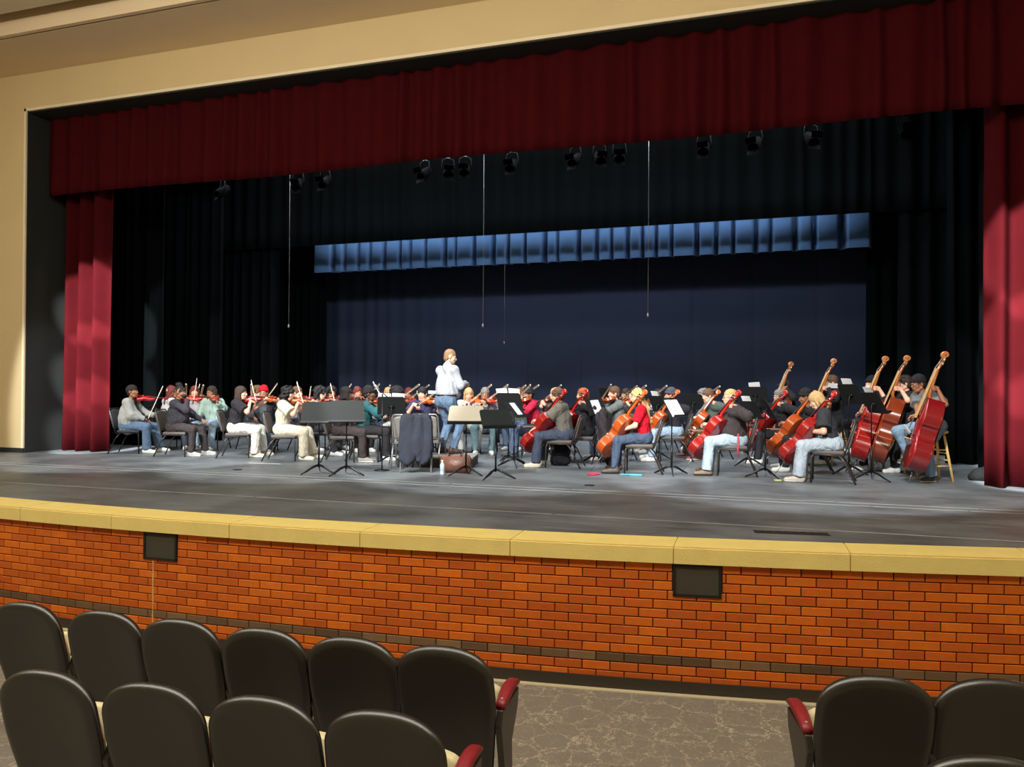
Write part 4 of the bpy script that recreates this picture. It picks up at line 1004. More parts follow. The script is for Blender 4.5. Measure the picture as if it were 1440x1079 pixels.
def music_stand(loc, face, zc, tilt, label, glare=False, paper=0, dz=0, px_label='', wide=.50, foldy=False):
    """face: heading (deg) the front of the desk looks to; tilt back in deg"""
    col = ((15, 20, 19) if not paper else (24, 26, 26)) if not glare else (150, 142, 124)  # glare: the bright reflection is put into the desk colour as a pale tone
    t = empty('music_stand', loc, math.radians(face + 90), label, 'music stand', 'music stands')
    md = mat('music_desk_paint_or_glare', col, .6 if not glare else .35, 0, spec=.3); mb = mat('black_stand_tube', (22, 22, 23), .4, .4)
    Mx = Matrix.Translation((0, 0, zc)) @ RX(-tilt)
    h = .335; w0 = wide / 2; w1 = w0 * .93
    bm = bmesh.new(); prism(bm, [(-w0, -h / 2), (w0, -h / 2), (w1, h / 2 - .03), (w1 - .03, h / 2), (-w1 + .03, h / 2), (-w1, h / 2 - .03)], lambda p: Mx @ Vector((p[0], -.002, p[1])), lambda p: Mx @ Vector((p[0], .002, p[1]))); d = obj('desk', bm, md, t)
    bm = bmesh.new(); 
    for lo, hi in (((-w0, -.055, -h / 2 - .003), (w0, .002, -h / 2)), ((-w0, -.057, -h / 2 - .003), (w0, -.053, -h / 2 + .018))): box(bm, lo, hi, Mx)
    obj('ledge', bm, mb, d)
    bm = bmesh.new(); tube(bm, [(0, .03, .10), (0, .03, .5)], .015, 10); tube(bm, [(0, .03, .5), (0, .03, zc - .06), (0, .012, zc - .02)], .0095, 8); tube(bm, [(-.05, .012, zc - .02), (.05, .012, zc - .02)], .015, 8); obj('pole', bm, mb, t, True)
    for k in range(3):
        a = math.radians(90 + 120 * k); bm = bmesh.new(); c_, s_ = math.cos(a), math.sin(a)
        tube(bm, [(c_ * .01, .03 + s_ * .01, .135), (c_ * .10, .03 + s_ * .10, .105), (c_ * .20, .03 + s_ * .20, .05), (c_ * .29, .03 + s_ * .29, .008)], [.012, .014, .012, .007], 8, squash=(.7, 1.3)); obj('leg', bm, mb, t, True)
    if paper:
        for k in range(paper):
            bm = bmesh.new(); wp = .215; xo = (-.115 + .23 * k) if paper == 2 else 0.0; hh = .29; n = 5; r0 = []
            Mp = t_matrix(loc, face + 90) @ Mx @ Matrix.Translation((xo, -.006, -h / 2 + hh / 2 + .004 + dz)) @ RY(random.uniform(-4, 4))
            pr = None
            for i in range(n + 1):
                u_ = -1 + 2 * i / n; yy = -.006 * (1 - u_ * u_) - .003
                row = [bm.verts.new((u_ * wp / 2, yy + e_, z_)) for z_ in (-hh / 2, hh / 2) for e_ in (0, -.003)]
                if pr:
                    for a_, b_ in ((0, 1), (1, 3), (3, 2), (2, 0)): bm.faces.new((pr[a_], row[a_], row[b_], pr[b_]))
                pr = row
            o = obj('sheet_music', bm, M_PAPER, None, False); o.matrix_world = Mp
            tag(o, ('white sheet music on the ' + px_label) if paper == 1 else ('white sheet music, %s page, on the ' % ('left', 'right')[k] + px_label), 'sheet music', 'sheet music on the stands')
    return t
def t_matrix(loc, rz): return Matrix.Translation(loc) @ Matrix.Rotation(math.radians(rz), 4, 'Z')
def paper_mat():
    m = bpy.data.materials.new('printed_staves'); m.use_nodes = True; nt = m.node_tree; b = nt.nodes['Principled BSDF']; N = nt.nodes.new; L = nt.links.new
    tc = N('ShaderNodeTexCoord'); w_ = N('ShaderNodeTexWave'); w_.bands_direction = 'Z'; w_.inputs['Scale'].default_value = 13; L(tc.outputs['Object'], w_.inputs['Vector'])
    r = N('ShaderNodeValToRGB'); e = r.color_ramp.elements; e[0].position = .12; e[0].color = (*lin((188, 188, 192)), 1); e[1].position = .3; e[1].color = (*lin((236, 236, 234)), 1); L(w_.outputs['Fac'], r.inputs[0]); L(r.outputs[0], b.inputs['Base Color']); b.inputs['Roughness'].default_value = .7
    return m
M_PAPER = paper_mat()

# ================================================================== THE ORCHESTRA
def g(px, py): p = at_z(px, py, 0); p.z = 0; return p
RED = (168, 24, 20); ORG = (196, 84, 26); BRN = (140, 52, 24); DRED = (134, 20, 24)
def play(who, px, py, heading, inst=None, act='play', icol=ORG, ch=True, dark=False, ilabel=None, off=(0, 0), dD=None, stool=False, bowlab=True, nobow=False, **kw):
    loc = g(px, py); hz = (kw.get('seat', .45)) + .10; lean = kw.get('lean', 6); lr = math.radians(lean)
    NBl = Vector((0, math.sin(lr) * .492, hz + math.cos(lr) * .492)); IM = None; BM = None
    V3 = Vector
    if inst in ('violin', 'viola'):
        B = NBl + V3((-.055, .045, .045)); D = V3(dD if dD else (-.50, .85, -.06)).normalized(); N = V3((.38, .18, .9)); N = (N - D * N.dot(D)).normalized(); X = D.cross(N)
        IM = Matrix((X, D, N)).transposed().to_4x4(); IM.translation = B
        kw.setdefault('lt', B + D * .43 - N * .075 - X * .02 + V3((0, 0, -.02))); kw.setdefault('lh', 'grip'); kw.setdefault('lpalm', tuple(N * .6 - X * -.8)); kw.setdefault('lfd', tuple(N * .9 + D * .2 + X * .1))
        if act == 'play':
            cpt = B + D * .22 + N * .055; reach = kw.pop('reach', .26); hx = (X + N * kw.pop('btilt', -.15)).normalized(); fr = cpt + hx * reach
            kw.setdefault('rt', fr + N * .03 - D * .10 + X * .03); kw.setdefault('rh', 'soft'); kw.setdefault('rfd', tuple(D * .8 - N * .45 - X * .2)); kw.setdefault('rpalm', tuple(-N))
            zz = (N + hx * 0.0); zz = (zz - hx * zz.dot(hx)).normalized(); y_ = -hx; BM = Matrix((y_.cross(zz), y_, zz)).transposed().to_4x4(); BM.translation = fr + hx * .05 + N * .022
        else:
            rt = V3(kw.get('rt', (.13, .36, hz + .14))); kw['rt'] = rt; kw.setdefault('rh', 'grip'); y_ = V3(kw.pop('bdir', (.02, .28, .95))).normalized(); zz = V3((-1, 0, 0)); zz = (zz - y_ * zz.dot(y_)).normalized()
            BM = Matrix((y_.cross(zz), y_, zz)).transposed().to_4x4(); BM.translation = rt + V3((0, .06, 0)) - y_ * .05
        if nobow: BM = None
    if inst in ('cello', 'bass'):
        if inst == 'cello': B = V3((-.05, .68, .30)); Dt = V3(dD if dD else (-.19, -.06, 1.33)); kw.setdefault('face', .50); TL = 1.20; rb = .118
        else: B = V3((-.18, .66, .20)); Dt = V3(dD if dD else (-.28, .16, 1.86)); kw.setdefault('face', .40); TL = 1.72; rb = .19
        B = B + V3((off[0], off[1], 0)); Dt = Dt + V3((off[0], off[1], 0))
        D = (Dt - B).normalized(); N = V3((kw.pop('face', .0), 1, .2)); N = (N - D * N.dot(D)).normalized(); X = D.cross(N)
        IM = Matrix((X, D, N)).transposed().to_4x4(); IM.translation = B; BL = .755 if inst == 'cello' else 1.04
        nk = B + D * (BL + (TL - BL) * (.45 if inst == 'cello' else .22))
        if act in ('play', 'left'):
            kw.setdefault('lt', nk - X * .03 + D * .02 - N * (.05 if inst == 'cello' else -.01) + V3((-.03, -.06, -.02))); kw.setdefault('lh', 'grip'); kw.setdefault('lpalm', tuple(X)); kw.setdefault('lfd', tuple(N * .6 + X * .5 - D * .3))
        else: kw.setdefault('lt', (-.21, .36, hz + .12))
        if act in ('play', 'right'):
            cpt = B + D * (BL * .52) + N * (.09 if inst == 'cello' else .13); hx = (X * .96 - D * .18).normalized(); fr = cpt + hx * .30
            kw.setdefault('rt', fr - N * .08 + D * .04 ); kw.setdefault('rfd', tuple(N * .8 - D * .5)); kw.setdefault('rpalm', tuple(-D * .3 - N * .2 + V3((0, 0, -1))))
            y_ = -hx; zz = N; zz = (zz - y_ * zz.dot(y_)).normalized(); BM = Matrix((y_.cross(zz), y_, zz)).transposed().to_4x4(); BM.translation = fr + hx * .05 + N * .01
        else: kw.setdefault('rt', (.21, .36, hz + .12))
        if nobow: BM = None
        if inst == 'cello': kw.setdefault('feet', ((-.26, .44), (.26, .44)))
        pinL = (B.z - 0) / D.z
    root, J = person(who, (loc.x, loc.y, 0), heading, **kw)
    RM = t_matrix((loc.x, loc.y, 0), heading - 90)
    if IM is not None:
        o = get_inst(inst, icol, ilabel or '%s %s held by the %s' % (cname(icol), {'bass': 'double bass'}.get(inst, inst), short(who)), {'violin': 'violins', 'viola': 'violas', 'cello': 'cellos', 'bass': 'double basses'}[inst])
        o.matrix_world = RM @ IM
        if inst in ('cello', 'bass') and not [c for c in o.children if c.name.startswith('endpin')]:
            rbh = (.118 if inst == 'cello' else .19) / 2; p0 = (IM @ V3((0, 0, -rbh))); add_endpin(o, p0.z / D.z, inst)
        if BM is not None: bow(RM @ BM, 'bow of the ' + short(who))
    if ch:
        c = RM @ Vector((0, .05, 0)); chair(c, heading, 'stacking chair under the ' + short(who), dark)
    if stool:
        c = RM @ Vector((0, -.02, 0)); wooden_stool(c, heading, 'tall pale wooden stool under the ' + short(who))
    return root, RM
def cname(c): return {RED: 'bright red', ORG: 'orange', BRN: 'red brown', DRED: 'dark red'}[c]
def short(w_): return w_
W = dict
BLK = (34, 34, 38); DEN = (82, 96, 116); LDEN = (140, 160, 178); DDEN = (58, 70, 92); CRM = (186, 178, 158); WHT = (190, 190, 186); LSH = (206, 204, 198)
# ---- violins on the left
play('man in a pale grey jacket at the far left', 181, 637, 22, 'violin', 'rest', RED, dark=True, sk='t', hair='crop', hat='durag', hatc=(44, 38, 38), shirt=(150, 150, 146), open_jacket=(40, 42, 46), pants=(84, 104, 128), fat=1.38, loose=1.5, hy=-10, hp=-8, lean=4, rt=(.10, .34, .66), lt=(-.20, .42, .72), lh='soft', lpalm=(0, 0, -1), lfd=(0, 1, -.2), bdir=(-.1, .35, .9), dD=(-.38, .92, -.05), shoes=LSH, feet=((-.20, .50), (.16, .40)))
play('person with wine red hair behind the grey jacket', 234, 631, 60, 'violin', 'rest', RED, dark=True, sk='l', hair='longwavy', hc='red', shirt=WHT, pants=BLK, shoes=(120, 84, 56))
play('person with hair bun and black mask', 246, 641, 18, 'violin', 'play', RED, sk='t', hair='bun', shirt=(52, 50, 56), pants=(58, 52, 52), mask=(30, 30, 34), fat=1.12, loose=.8, hy=-8, lt=(-.16, .44, .66), lh='relax', lpalm=(0, 0, -1), lfd=(0, 1, -.5), dD=(-.30, .95, .0), shoes=(150, 146, 142), reach=.14, feet=((-.17, .50), (.13, .36)))
play('patterned white top behind the black mask', 273, 630, -50, 'violin', 'rest', ORG, dark=True, sk='l', hair='long', hc='red', shirt=(176, 172, 176), pants=DDEN)
play('girl in mint green sweatshirt and glasses', 300, 632, -78, 'violin', 'rest', BRN, dark=True, sk='m', hair='long', hc='dbrown', shirt=(150, 172, 160), pants=LDEN, glasses=True, bdir=(-.3, .2, .9), hy=-10, shoes=LSH)
play('girl in black T-shirt and white trousers', 331, 643, 26, 'violin', 'play', RED, sk='l', hair='long', hc='dbrown', shirt=(40, 38, 42), sleeve='short', pants=(196, 192, 182), loose=1.8, shoes=CRM, dD=(-.32, .94, .02), hy=-8, reach=.20, feet=((-.16, .46), (.12, .36)))
play('curly-haired player left of the red beanie', 357, 632, -20, 'violin', 'play', BRN, dark=True, sk='l', hair='curly', hc='brown', shirt=(60, 60, 64), pants=BLK)
play('person in a bright red beanie and glasses', 371, 636, -62, 'violin', 'rest', ORG, dark=True, sk='m', hair='crop', hc='dbrown', hat='beanie', hatc=(196, 18, 30), glasses=True, shirt=(44, 44, 48), pants=DEN, open_jacket=(70, 72, 78), shoes=LSH)
play('curly-haired player in cream T-shirt and trousers', 396, 647, 22, 'violin', 'play', ORG, sk='l', hair='curlylong', hc='black', shirt=CRM, sleeve='short', pants=(192, 184, 164), loose=2.0, shoes=(206, 200, 184), hp=6, dD=(-.42, .9, -.05), feet=((-.20, .52), (.10, .40)), reach=.22)
play('brown-haired player behind the cream T-shirt', 412, 635, 0, 'violin', 'rest', RED, dark=True, sk='l', hair='short', hc='brown', shirt=(110, 106, 120), pants=BLK, bdir=(.3, .3, .9), shoes=LSH)
play('curly-haired player in white behind leftmost stand', 443, 640, 12, 'violin', 'play', BRN, dark=True, sk='l', hair='curly', hc='black', shirt=(172, 168, 168), pants=(56, 56, 62), shoes=LSH)
play('dark-haired player right of the white shirt', 462, 631, -30, 'violin', 'play', RED, dark=True, sk='m', hair='curly', hc='black', shirt=(66, 70, 62), pants=(62, 66, 60))
play('player with dark locs behind second front stand', 478, 649, 20, 'violin', 'play', BRN, sk='t', hair='locs', shirt=(36, 34, 38), pants=(56, 48, 48), hp=6, btilt=.35, reach=.15, shoes=(120, 112, 104))
play('player with long braids in an orange yellow top', 500, 634, -40, 'violin', 'play', ORG, dark=True, sk='m', hair='longwavy', hc='red', shirt=(186, 122, 30), pants=BLK, shoes=LSH)
play('player in a black knit cap and teal sweater', 511, 647, 22, 'violin', 'play', BRN, sk='d', hair='crop', hat='beanie', hatc=(34, 32, 34), shirt=(40, 84, 88), pants=(40, 38, 40), shoes=(200, 196, 190), reach=.2)
play('player low behind the microphone stand', 541, 633, -40, 'violin', 'rest', RED, dark=True, sk='l', hair='short', hc='blond', shirt=(176, 176, 176), pants=DDEN, lean=14)
play('player with a round afro and glasses', 558, 636, -70, 'violin', 'play', RED, dark=True, sk='t', hair='afro', shirt=(70, 64, 66), pants=(186, 184, 176), glasses=True, hp=10, lean=10, shoes=LSH)
play('red-cheeked player left of the navy T-shirt', 576, 627, -75, 'violin', 'play', BRN, dark=True, sk='m', hair='short', hc='red', shirt=(120, 46, 50), pants=BLK, lean=12, hp=15)
play('boy in a navy T-shirt facing the hall', 594, 643, -72, 'violin', 'play', ORG, dark=True, sk='l', hair='short', hc='black', shirt=(56, 54, 80), sleeve='short', pants=(180, 176, 168), hp=6, hy=-10, lean=3, shoes=LSH)
# ---- conductor on his podium
cg = g(627, 652); PODH = .17; pg = g(613, 655)
t = empty('podium', (pg.x, pg.y + .12, 0), math.radians(14), 'low black carpeted podium under the conductor', 'podium')
bm = bmesh.new(); box(bm, (-.62, -.42, 0), (.62, .42, .14)); bevel_all(bm, .008); obj('riser_base', bm, mat('black_podium_side', (26, 25, 26), .6), t)
bm = bmesh.new(); box(bm, (-.63, -.43, .14), (.63, .43, PODH)); bevel_all(bm, .006); obj('riser_top', bm, mat('grey_podium_top', (120, 118, 114), .8, 0, .1, 20), t)
person('conductor in a white shirt and blue jeans, seen from behind', (cg.x, cg.y, PODH), 62, sk='l', hair='crop', hc='sandy', wide=1.05, shirt=(160, 163, 170), pants=(92, 112, 136), stand=True, lean=2, hy=-38, hp=12, fat=1.14, loose=.9,
       lt=(-.10, .34, 1.19), rt=(.13, .30, 1.17), feet=((-.13, .0, .10), (.13, .04, .10)), belt=True, tuck=True, beard=True, size=1.04, shoes=(70, 48, 34), sole=(30, 28, 26))
# ---- centre rear
play('fair-haired girl behind the pale front stand', 658, 636, -66, 'viola', 'play', ORG, dark=True, sk='l', hair='long', hc='blond', shirt=(186, 182, 180), pants=(196, 196, 192), hp=14, lean=8, shoes=(60, 52, 48))
play('silver-haired player with glasses', 682, 637, -74, 'viola', 'play', RED, dark=True, sk='m', hair='short', hc='grey', shirt=(170, 160, 170), pants=(100, 124, 130), glasses=True, hp=8, shoes=LSH)
play('dark-haired player over the tall centre stand', 712, 626, -80, 'viola', 'play', BRN, dark=True, sk='m', hair='curly', hc='black', shirt=(60, 60, 66), pants=BLK)
play('player with long light brown hair at centre', 732, 632, -95, 'viola', 'play', BRN, dark=True, sk='l', hair='longwavy', hc='brown', shirt=(70, 78, 66), pants=DEN, hy=-20)
play('player in black mask and raspberry hoodie', 752, 643, 206, 'viola', 'play', ORG, dark=True, sk='t', hair='crop', hat='beanie', hatc=(40, 36, 38), mask=(24, 24, 28), hood=True, shirt=(168, 30, 58), open_jacket=(30, 28, 34), pants=(74, 90, 114), shoes=(30, 28, 30), sole=(60, 58, 56), hy=30, lean=10)
# ---- cellos and violas on the right
play('brown-haired man in an olive grey T-shirt', 795, 657, 182, 'cello', 'right', RED, sk='l', hair='short', hc='brown', shirt=(104, 100, 92), sleeve='short', pants=(64, 72, 90), fat=1.1, lean=10, hp=4, lt=(-.20, .50, .62), lh='relax', lpalm=(0, 0, -1), lfd=(0, .9, -.6), shoes=(200, 190, 172), hy=8, loose=1.5)
play('sandy-haired player behind the olive T-shirt', 786, 636, 215, 'viola', 'play', BRN, dark=True, sk='l', hair='short', hc='blond', shirt=(90, 70, 64), pants=BLK)
play('red-haired player behind the hanging coat', 826, 649, 180, 'cello', 'play', RED, sk='l', hair='bob', hc='orange', shirt=(36, 34, 38), sleeve='roll', pants=BLK, hy=30)
play('young man in a camouflage shirt', 868, 646, 212, 'viola', 'play', ORG, sk='l', hair='short', hc='brown', shirt=(96, 100, 98), pants=(130, 152, 178), hy=0, lean=4, shoes=(180, 172, 164), dD=(-.1, .98, -.12), seat=.48)
play('dark figure behind the camouflage shirt', 886, 630, 225, 'violin', 'play', BRN, dark=True, sk='m', hair='short', hc='dbrown', shirt=(40, 42, 46), pants=BLK, lean=9)
play('player just left of the blond curls', 896, 638, 225, 'viola', 'play', ORG, dark=True, sk='l', hair='short', hc='dbrown', shirt=(60, 60, 64), pants=BLK)
play('blond curly woman in a red T-shirt', 906, 665, 184, 'cello', 'rest', ORG, sk='l', hair='longwavy', hc='blond', shirt=(176, 14, 34), sleeve='short', pants=(66, 78, 98), loose=.4, fat=.96, lt=(-.19, .36, .66), shoes=(70, 58, 52), sole=(40, 34, 32), hp=10, hy=10)
play('dark-skinned player in white at the right', 930, 636, 215, 'violin', 'play', ORG, dark=True, sk='d', hair='crop', hc='black', shirt=WHT, pants=BLK)
play('player in a grey beanie', 950, 648, 190, 'cello', 'play', ORG, sk='m', hair='crop', hat='beanie', hatc=(66, 66, 72), shirt=(36, 36, 40), sleeve='roll', pants=LDEN, shoes=LSH)
play('grey curly-haired player at the back', 993, 632, 235, 'violin', 'play', BRN, dark=True, sk='l', hair='curly', hc='grey', shirt=(66, 66, 64), pants=BLK, hp=8)
play('brown-haired player beside the grey curls', 1003, 645, 205, 'cello', 'play', ORG, dark=True, sk='l', hair='short', hc='brown', shirt=(70, 80, 74), pants=(80, 74, 50), hp=8, shoes=(130, 60, 64))
play('man in dark brown jacket and light jeans', 1037, 668, 180, 'cello', 'play', RED, sk='l', hair='crop', hc='blond', glasses=True, shirt=(62, 54, 56), pants=(156, 172, 184), fat=1.2, loose=1.7, hood=True, lean=8, hy=8, shoes=(110, 92, 76), sole=(46, 40, 34))
play('dark-clothed player beside the high back stand', 1062, 632, 225, 'cello', 'play', BRN, dark=True, sk='d', hair='short', shirt=(28, 28, 32), pants=BLK)
play('player in a grey cap with glasses', 1108, 640, 215, 'bass', 'play', BRN, ch=False, stool=True, seat=.62, sk='m', hair='crop', hat='cap', hatc=(58, 56, 60), glasses=True, shirt=(36, 36, 38), pants=BLK, feet=((-.2, .30, .10), (.2, .30, .30)))
play('player in a black leather jacket', 1103, 652, 178, 'cello', 'play', RED, sk='l', hair='bob', hc='grey', glasses=True, shirt=(34, 34, 38), pants=BLK, hy=40)
play('player in black beanie behind bowed fair head', 1143, 663, 180, 'cello', 'play', ORG, sk='t', hair='crop', hat='beanie', hatc=(34, 32, 32), shirt=(40, 38, 40), pants=BLK, hp=10)
play('fair-haired player in black, head bowed', 1172, 678, 172, 'cello', 'rest', RED, sk='l', hair='bob', hc='blond', shirt=(48, 48, 52), sleeve='short', pants=(160, 172, 182), loose=1.9, lean=16, hp=22, shoes=(170, 160, 150), lt=(-.17, .34, .72), fat=.95)
play('brown-haired bass player in a white mask', 1176, 652, 195, 'bass', 'play', ORG, ch=False, stool=True, seat=.70, sk='l', hair='short', hc='brown', mask=(196, 198, 200), shirt=(32, 32, 36), pants=BLK, feet=((-.2, .30, .10), (.2, .28, .36)))
play('bass player in a black beanie', 1233, 660, 195, 'bass', 'play', RED, ch=False, stool=True, seat=.66, sk='l', hair='crop', hat='beanie', hatc=(22, 22, 26), mask=(200, 202, 205), shirt=(28, 28, 32), sleeve='roll', pants=BLK, hy=20, off=(-.1, -.12), feet=((-.2, .30, .10), (.2, .28, .34)))
play('bass player half hidden behind the front one', 1280, 664, 190, 'bass', 'play', BRN, ch=False, stool=True, seat=.68, sk='l', hair='short', hc='dbrown', shirt=(40, 38, 42), sleeve='short', pants=BLK, feet=((-.2, .30, .10), (.2, .28, .34)))
play('bass player in glasses and grey T-shirt', 1313, 676, 200, 'bass', 'play', DRED, ch=False, stool=True, seat=.70, sk='t', hair='crop', hat='durag', hatc=(30, 28, 30), glasses=True, shirt=(104, 104, 104), sleeve='short', pants=(118, 142, 162), lean=20, hp=2, hy=6, loose=1.3, off=(-.12, -.06), feet=((-.22, .16, .10), (.22, .20, .32)), shoes=(50, 46, 42), sole=(190, 184, 176))

# ---- music stands
music_stand(g(448, 667), -62, .92, 18, 'dark grey-green music stand nearest the hall at left, desk flat to the hall', wide=.53)
music_stand(g(487, 669), -58, .945, 18, 'dark grey-green music stand just right of the leftmost front one', wide=.53)
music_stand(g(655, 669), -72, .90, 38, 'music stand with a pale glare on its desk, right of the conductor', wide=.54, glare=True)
music_stand(g(698, 674), -50, .86, 40, 'dark green-grey music stand turned aside, nearest the hall at centre', wide=.50)
music_stand(g(550, 652), 110, .99, 25, 'black music stand with music, between the thin boom stand and the afro', paper=2, dz=.10, px_label='black stand before the player with the afro')
music_stand(g(601, 634), 110, 1.02, 20, 'black music stand half hidden by the conductor', paper=2, dz=.10, px_label='black stand half hidden by the conductor')
music_stand(g(716, 651), 80, 1.06, 22, 'tall black music stand with papers over its top edge, centre', paper=2, dz=.12, px_label='tall black stand at centre')
music_stand(g(725, 657), -5, .95, 40, 'music stand turned sideways, long white page, beside the tall black one', paper=1, px_label='stand turned sideways at centre')
music_stand(g(838, 652), -30, .98, 25, 'music stand with a white page behind the hanging coat', paper=1, px_label='stand behind the hanging coat')
music_stand(g(856, 634), 60, 1.16, 25, 'wide black music stand far back, left of the camouflage shirt', paper=1, dz=.02, px_label='black stand left of the camouflage shirt')
music_stand(g(947, 668), -20, 1.02, 30, 'music stand with two folded white pages, before the brown jacket', paper=2, px_label='stand before the brown jacket')
music_stand(g(925, 645), 40, 1.02, 25, 'black music stand behind the blond curls', paper=1, dz=.13, px_label='black stand behind the blond curls')
music_stand(g(975, 640), 60, 1.05, 25, 'black music stand at the back left of the grey curls', paper=1, px_label='black stand left of the grey curls')
music_stand(g(1062, 640), 75, 1.20, 22, 'high black music stand with a small white page, back right', paper=1, dz=.13, px_label='high black stand at the back right')
music_stand(g(1079, 672), 10, 1.02, 30, 'music stand seen edge-on behind the brown jacket', paper=1, px_label='stand seen edge-on behind the brown jacket')
music_stand(g(1054, 655), 40, .95, 25, 'low black music stand right of the brown jacket', paper=1, dz=.13, px_label='low black stand right of the brown jacket')
music_stand(g(1170, 652), 70, 1.18, 25, 'black music stand before the brown-haired bass player', paper=1, dz=.13, px_label='black stand before the brown-haired bass player')
music_stand(g(1196, 667), 32, 1.24, 25, 'high black music stand with its page seen left of the masked bass player', paper=1, dz=.13, px_label='high black stand left of the masked bass player')
music_stand(g(1228, 676), 20, 1.12, 28, 'black music stand nearest the hall before the double basses', paper=1, dz=.12, px_label='black stand nearest the basses', wide=.52)

# boom microphone stand
c = g(537, 662); t = empty('microphone_stand', c, 0, 'thin black round-based microphone stand with a short boom left of the conductor', 'microphone stand')
mb = mat('black_stand_tube', (22, 22, 23), .4, .4)
bm = bmesh.new(); lathe(bm, [(.12, 0), (.125, .008), (.10, .016), (.02, .022)], n=24); obj('base', bm, mb, t, True)
bm = bmesh.new(); tube(bm, [(0, 0, .02), (0, 0, 1.20)], .010, 8); tube(bm, [(0, 0, .82), (0, 0, .90)], .017, 8); obj('pole', bm, mb, t, True)
bm = bmesh.new(); tube(bm, [(.10, 0, 1.14), (-.06, 0, 1.27)], .008, 8); obj('boom', bm, mb, t, True)
bm = bmesh.new(); lathe(bm, [(.012, 0), (.014, .05), (.022, .07), (.024, .09), (.012, .112)], (0, 0, 0), 12); bmesh.ops.rotate(bm, verts=bm.verts, cent=(0, 0, 0), matrix=Matrix.Rotation(math.radians(-50), 3, 'Y')); bmesh.ops.translate(bm, verts=bm.verts, vec=(-.06, 0, 1.27)); obj('microphone', bm, mat('grey_mic', (150, 150, 152), .4, .5), t, True)

# chairs by the podium, coats, bag, bottle
def draped(name, loc, rz, prims, col, label, seed, h=.013, amp=.012):
    V, Q = sdf_mesh(prims, h, .03, wave(amp, 42, seed, .18 if name == 'suit_coat' else .5)); o = link(name, npmesh(name, V, Q, [cloth(col, .02)]), None)
    o.matrix_world = t_matrix(loc, rz); return tag(o, label, 'coat' if 'coat' in name else 'bag')
c1 = g(574, 656); chair(c1, 108, dark='grey', label= 'empty grey-backed chair just left of the hung dark suit jacket')
c2 = g(603, 654); chair(c2, 100, dark='grey', label= 'empty grey-backed chair close to the podium, right of the hung jacket')
c3 = g(586, 662); chair(c3, 112, dark='grey', label= 'chair hidden under the dark suit jacket in front of the podium')
draped('suit_coat', c3, 22, [cone((-.17, -.30, .84), (.17, -.30, .84), .050), cone((-.17, -.31, .84), (-.20, -.36, .22), .062, .055), cone((.17, -.31, .84), (.20, -.36, .25), .062, .055), cone((0, -.31, .84), (0, -.365, .30), .060, .055), cone((-.09, -.31, .84), (-.10, -.37, .18), .055, .060), cone((.09, -.31, .84), (.11, -.37, .16), .055, .05),
        cone((-.05, -.31, .84), (-.05, -.365, .22), .055, .055), cone((.05, -.31, .84), (.05, -.365, .21), .055, .055), cone((.15, -.31, .84), (.16, -.365, .20), .055, .052), cone((-.15, -.31, .84), (-.155, -.365, .19), .055, .052), cone((-.20, -.34, .78), (-.235, -.36, .36), .045, .038), cone((.20, -.34, .78), (.235, -.36, .36), .045, .038)], (44, 46, 56), 'dark charcoal suit jacket hung over a chair back in front of the podium', 5)
c4 = g(838, 654)
draped('winter_coat', g(822, 657), 88, [cone((-.14, -.31, .88), (.14, -.31, .88), .06), cone((-.14, -.32, .86), (-.18, -.38, .20), .085, .075), cone((.14, -.32, .86), (.16, -.38, .16), .085, .06), cone((0, -.33, .86), (0, -.42, .12), .085, .08), cone((-.17, -.34, .80), (-.22, -.42, .35), .06, .05), cone((.05, -.30, .92), (-.02, -.33, .96), .05, .03)], (42, 38, 40), 'rumpled black winter coat hung over the chair back of the red-haired player', 8, amp=.02)
t = empty('tote_bag', g(641, 665), math.radians(6), 'brown leather tote bag on the floor beside the pale stand', 'bag')
bm = bmesh.new(); pr = [(-.22, 0), (.22, 0), (.25, .10), (.235, .24), (.19, .285), (-.19, .27), (-.245, .22), (-.24, .10)]
prism(bm, pr, lambda p: Vector((p[0], -.09 + .05 * p[1] / .28, p[1])), lambda p: Vector((p[0], .09 - .05 * p[1] / .28, p[1]))); bmesh.ops.bevel(bm, geom=list(bm.edges), offset=.02, segments=3, affect='EDGES'); obj('bag_body', bm, mat('worn_brown_leather', (92, 58, 44), .5, 0, .35, 9, .4, 18), t, True)
for y in (-.045, .045):
    bm = bmesh.new(); tube(bm, [(-.10, y, .26), (-.08, y * 1.6, .33), (0, y * 1.9, .355), (.08, y * 1.6, .33), (.10, y, .26)], .009, 6); obj('handle', bm, mat('dark_leather', (40, 26, 20), .5), t, True)
t = empty('water_bottle', g(622, 668), 0, 'clear plastic water bottle with white cap beside the brown bag', 'bottle')
bm = bmesh.new(); lathe(bm, [(.030, 0), (.034, .01), (.033, .06), (.031, .09), (.034, .12), (.033, .15), (.014, .185), (.013, .20)], n=16); obj('bottle_body', bm, mat('clear_plastic_blue_white', (190, 200, 206), .15), t, True)
bm = bmesh.new(); lathe(bm, [(.015, .198), (.015, .218), (.013, .22)], n=12); obj('cap', bm, mat('white_cap', (225, 225, 225), .4), t, True)
bm = bmesh.new(); lathe(bm, [(.0335, .06), (.034, .065), (.034, .11), (.0335, .115)], n=16); obj('label_band', bm, mat('pale_blue_band', (150, 175, 200), .5), t, True)
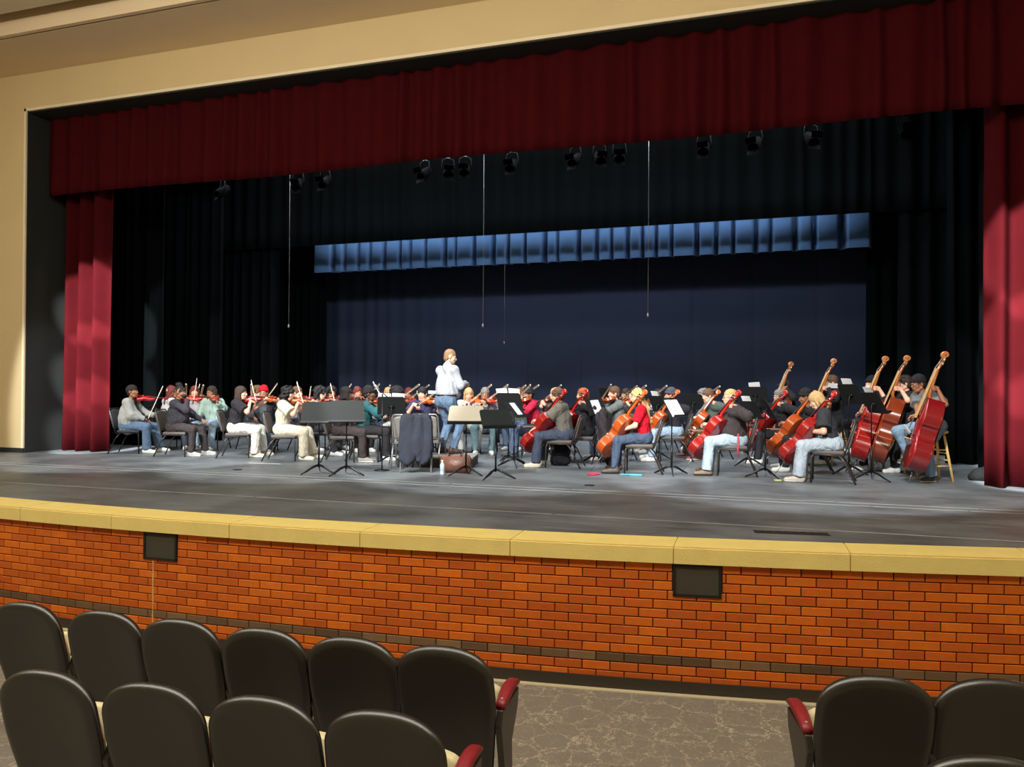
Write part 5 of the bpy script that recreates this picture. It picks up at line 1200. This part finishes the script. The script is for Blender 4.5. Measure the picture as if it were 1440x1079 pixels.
# small things on the boards
def small(name, px, py, build, m, label, cat, rz=0):
    bm = bmesh.new(); build(bm); o = obj(name, bm, m, None, True); o.matrix_world = t_matrix(g(px, py), rz); return tag(o, label, cat)
small('rosin_cloth', 835, 668, lambda b: (tube(b, arc((0, 0, .014), .09, 0, 5.2, 14, (1, 0, 0), (0, 1, 0)), .012, 6), box(b, (-.05, -.03, .004), (.06, .02, .018))), mat('pink_cloth', (190, 40, 80), .8), 'crumpled pink strap lying on the boards behind the hung coat', 'strap')
small('rosin_strap', 894, 669, lambda b: (box(b, (-.09, -.05, .0), (.10, .05, .022)), tube(b, [(-.09, 0, .01), (-.2, .03, .008), (-.24, .0, .008)], .008, 6)), mat('light_blue_cloth', (80, 170, 200), .8), 'light blue strap on the boards under the chair of the red T-shirt', 'strap')
small('chalk_pouch', 1094, 676, lambda b: box(b, (-.05, -.035, 0), (.05, .035, .012)), mat('pale_yellow_paper', (200, 196, 110), .8), 'small pale yellow scrap on the boards before the fair bob-haired player', 'scrap')
small('floor_disc', 829, 683, lambda b: lathe(b, [(.07, 0), (.07, .006), (.05, .009)], n=20), mat('dark_disc', (18, 18, 20), .5), 'small dark round disc on the open boards, centre right', 'disc')
small('floor_sheet', 372, 652, lambda b: box(b, (-.32, -.03, .0005), (.32, .03, .0035)), mat('white_strip', (180, 178, 170), .7), 'white paper strip on the boards between the cream and the white trousers', 'paper')
small('floor_disc', 334, 661, lambda b: lathe(b, [(.07, 0), (.07, .006), (.05, .009)], n=20), mat('dark_disc', (18, 18, 20), .5), 'small dark round disc on the open boards, left side', 'disc')
bm = bmesh.new()
for i in range(9): box(bm, (-.30 + i * .07, -.05, .0005), (-.25 + i * .07, .05, .006))
box(bm, (-.32, -.062, .0004), (.33, -.052, .005)); box(bm, (-.32, .052, .0004), (.33, .062, .005)); box(bm, (-.32, -.062, 0), (.33, .062, .0012))
o = obj('floor_grille', bm, mat('dark_grille', (40, 38, 34), .6), None); o.matrix_world = t_matrix(g(1112, 750), 8); tag(o, 'flat dark slotted floor grille set near the stone edge at right', 'grille')
# red lanyard on the brown jacket's chair, bag by the right curtain
c = at_y(1038, 610, g(1037, 668).y - .22)
bm = bmesh.new(); tube(bm, [(0, 0, .0), (.004, -.012, -.08), (-.004, -.018, -.22), (.004, -.018, -.34)], .014, 6, squash=(1, .3)); o = obj('lanyard', bm, mat('red_lanyard', (190, 60, 74), .7), None, True); o.location = c; tag(o, 'pink red lanyard hanging from the hip of the man in the brown jacket', 'lanyard')
V, Q = sdf_mesh([ell((0, 0, .10), (.22, .17, .13)), ell((.10, .03, .15), (.16, .12, .12)), ell((-.16, -.05, .06), (.14, .10, .08)), half((0, 0, -1), 0)], .018, .05, wave(.012, 18, 3)); o = link('backpack', npmesh('backpack', V, Q, [cloth((18, 19, 18))]), None); o.location = g(1384, 676); o.location.z = 0.0; o.scale = (.72, .72, .8); tag(o, 'dark slumped backpack on the floor beside the right crimson curtain', 'bag')
V, Q = sdf_mesh([ell((0, 0, .2), (.15, .12, .22)), cone((-.08, 0, .1), (.08, 0, .1), .1), half((0, 0, -1), 0)], .016, .04, wave(.01, 20, 4)); o = link('backpack', npmesh('backpack', V, Q, [cloth((24, 24, 28))]), None); o.location = g(788, 655); tag(o, 'black bag standing under the chair of the man in the olive T-shirt', 'bag')
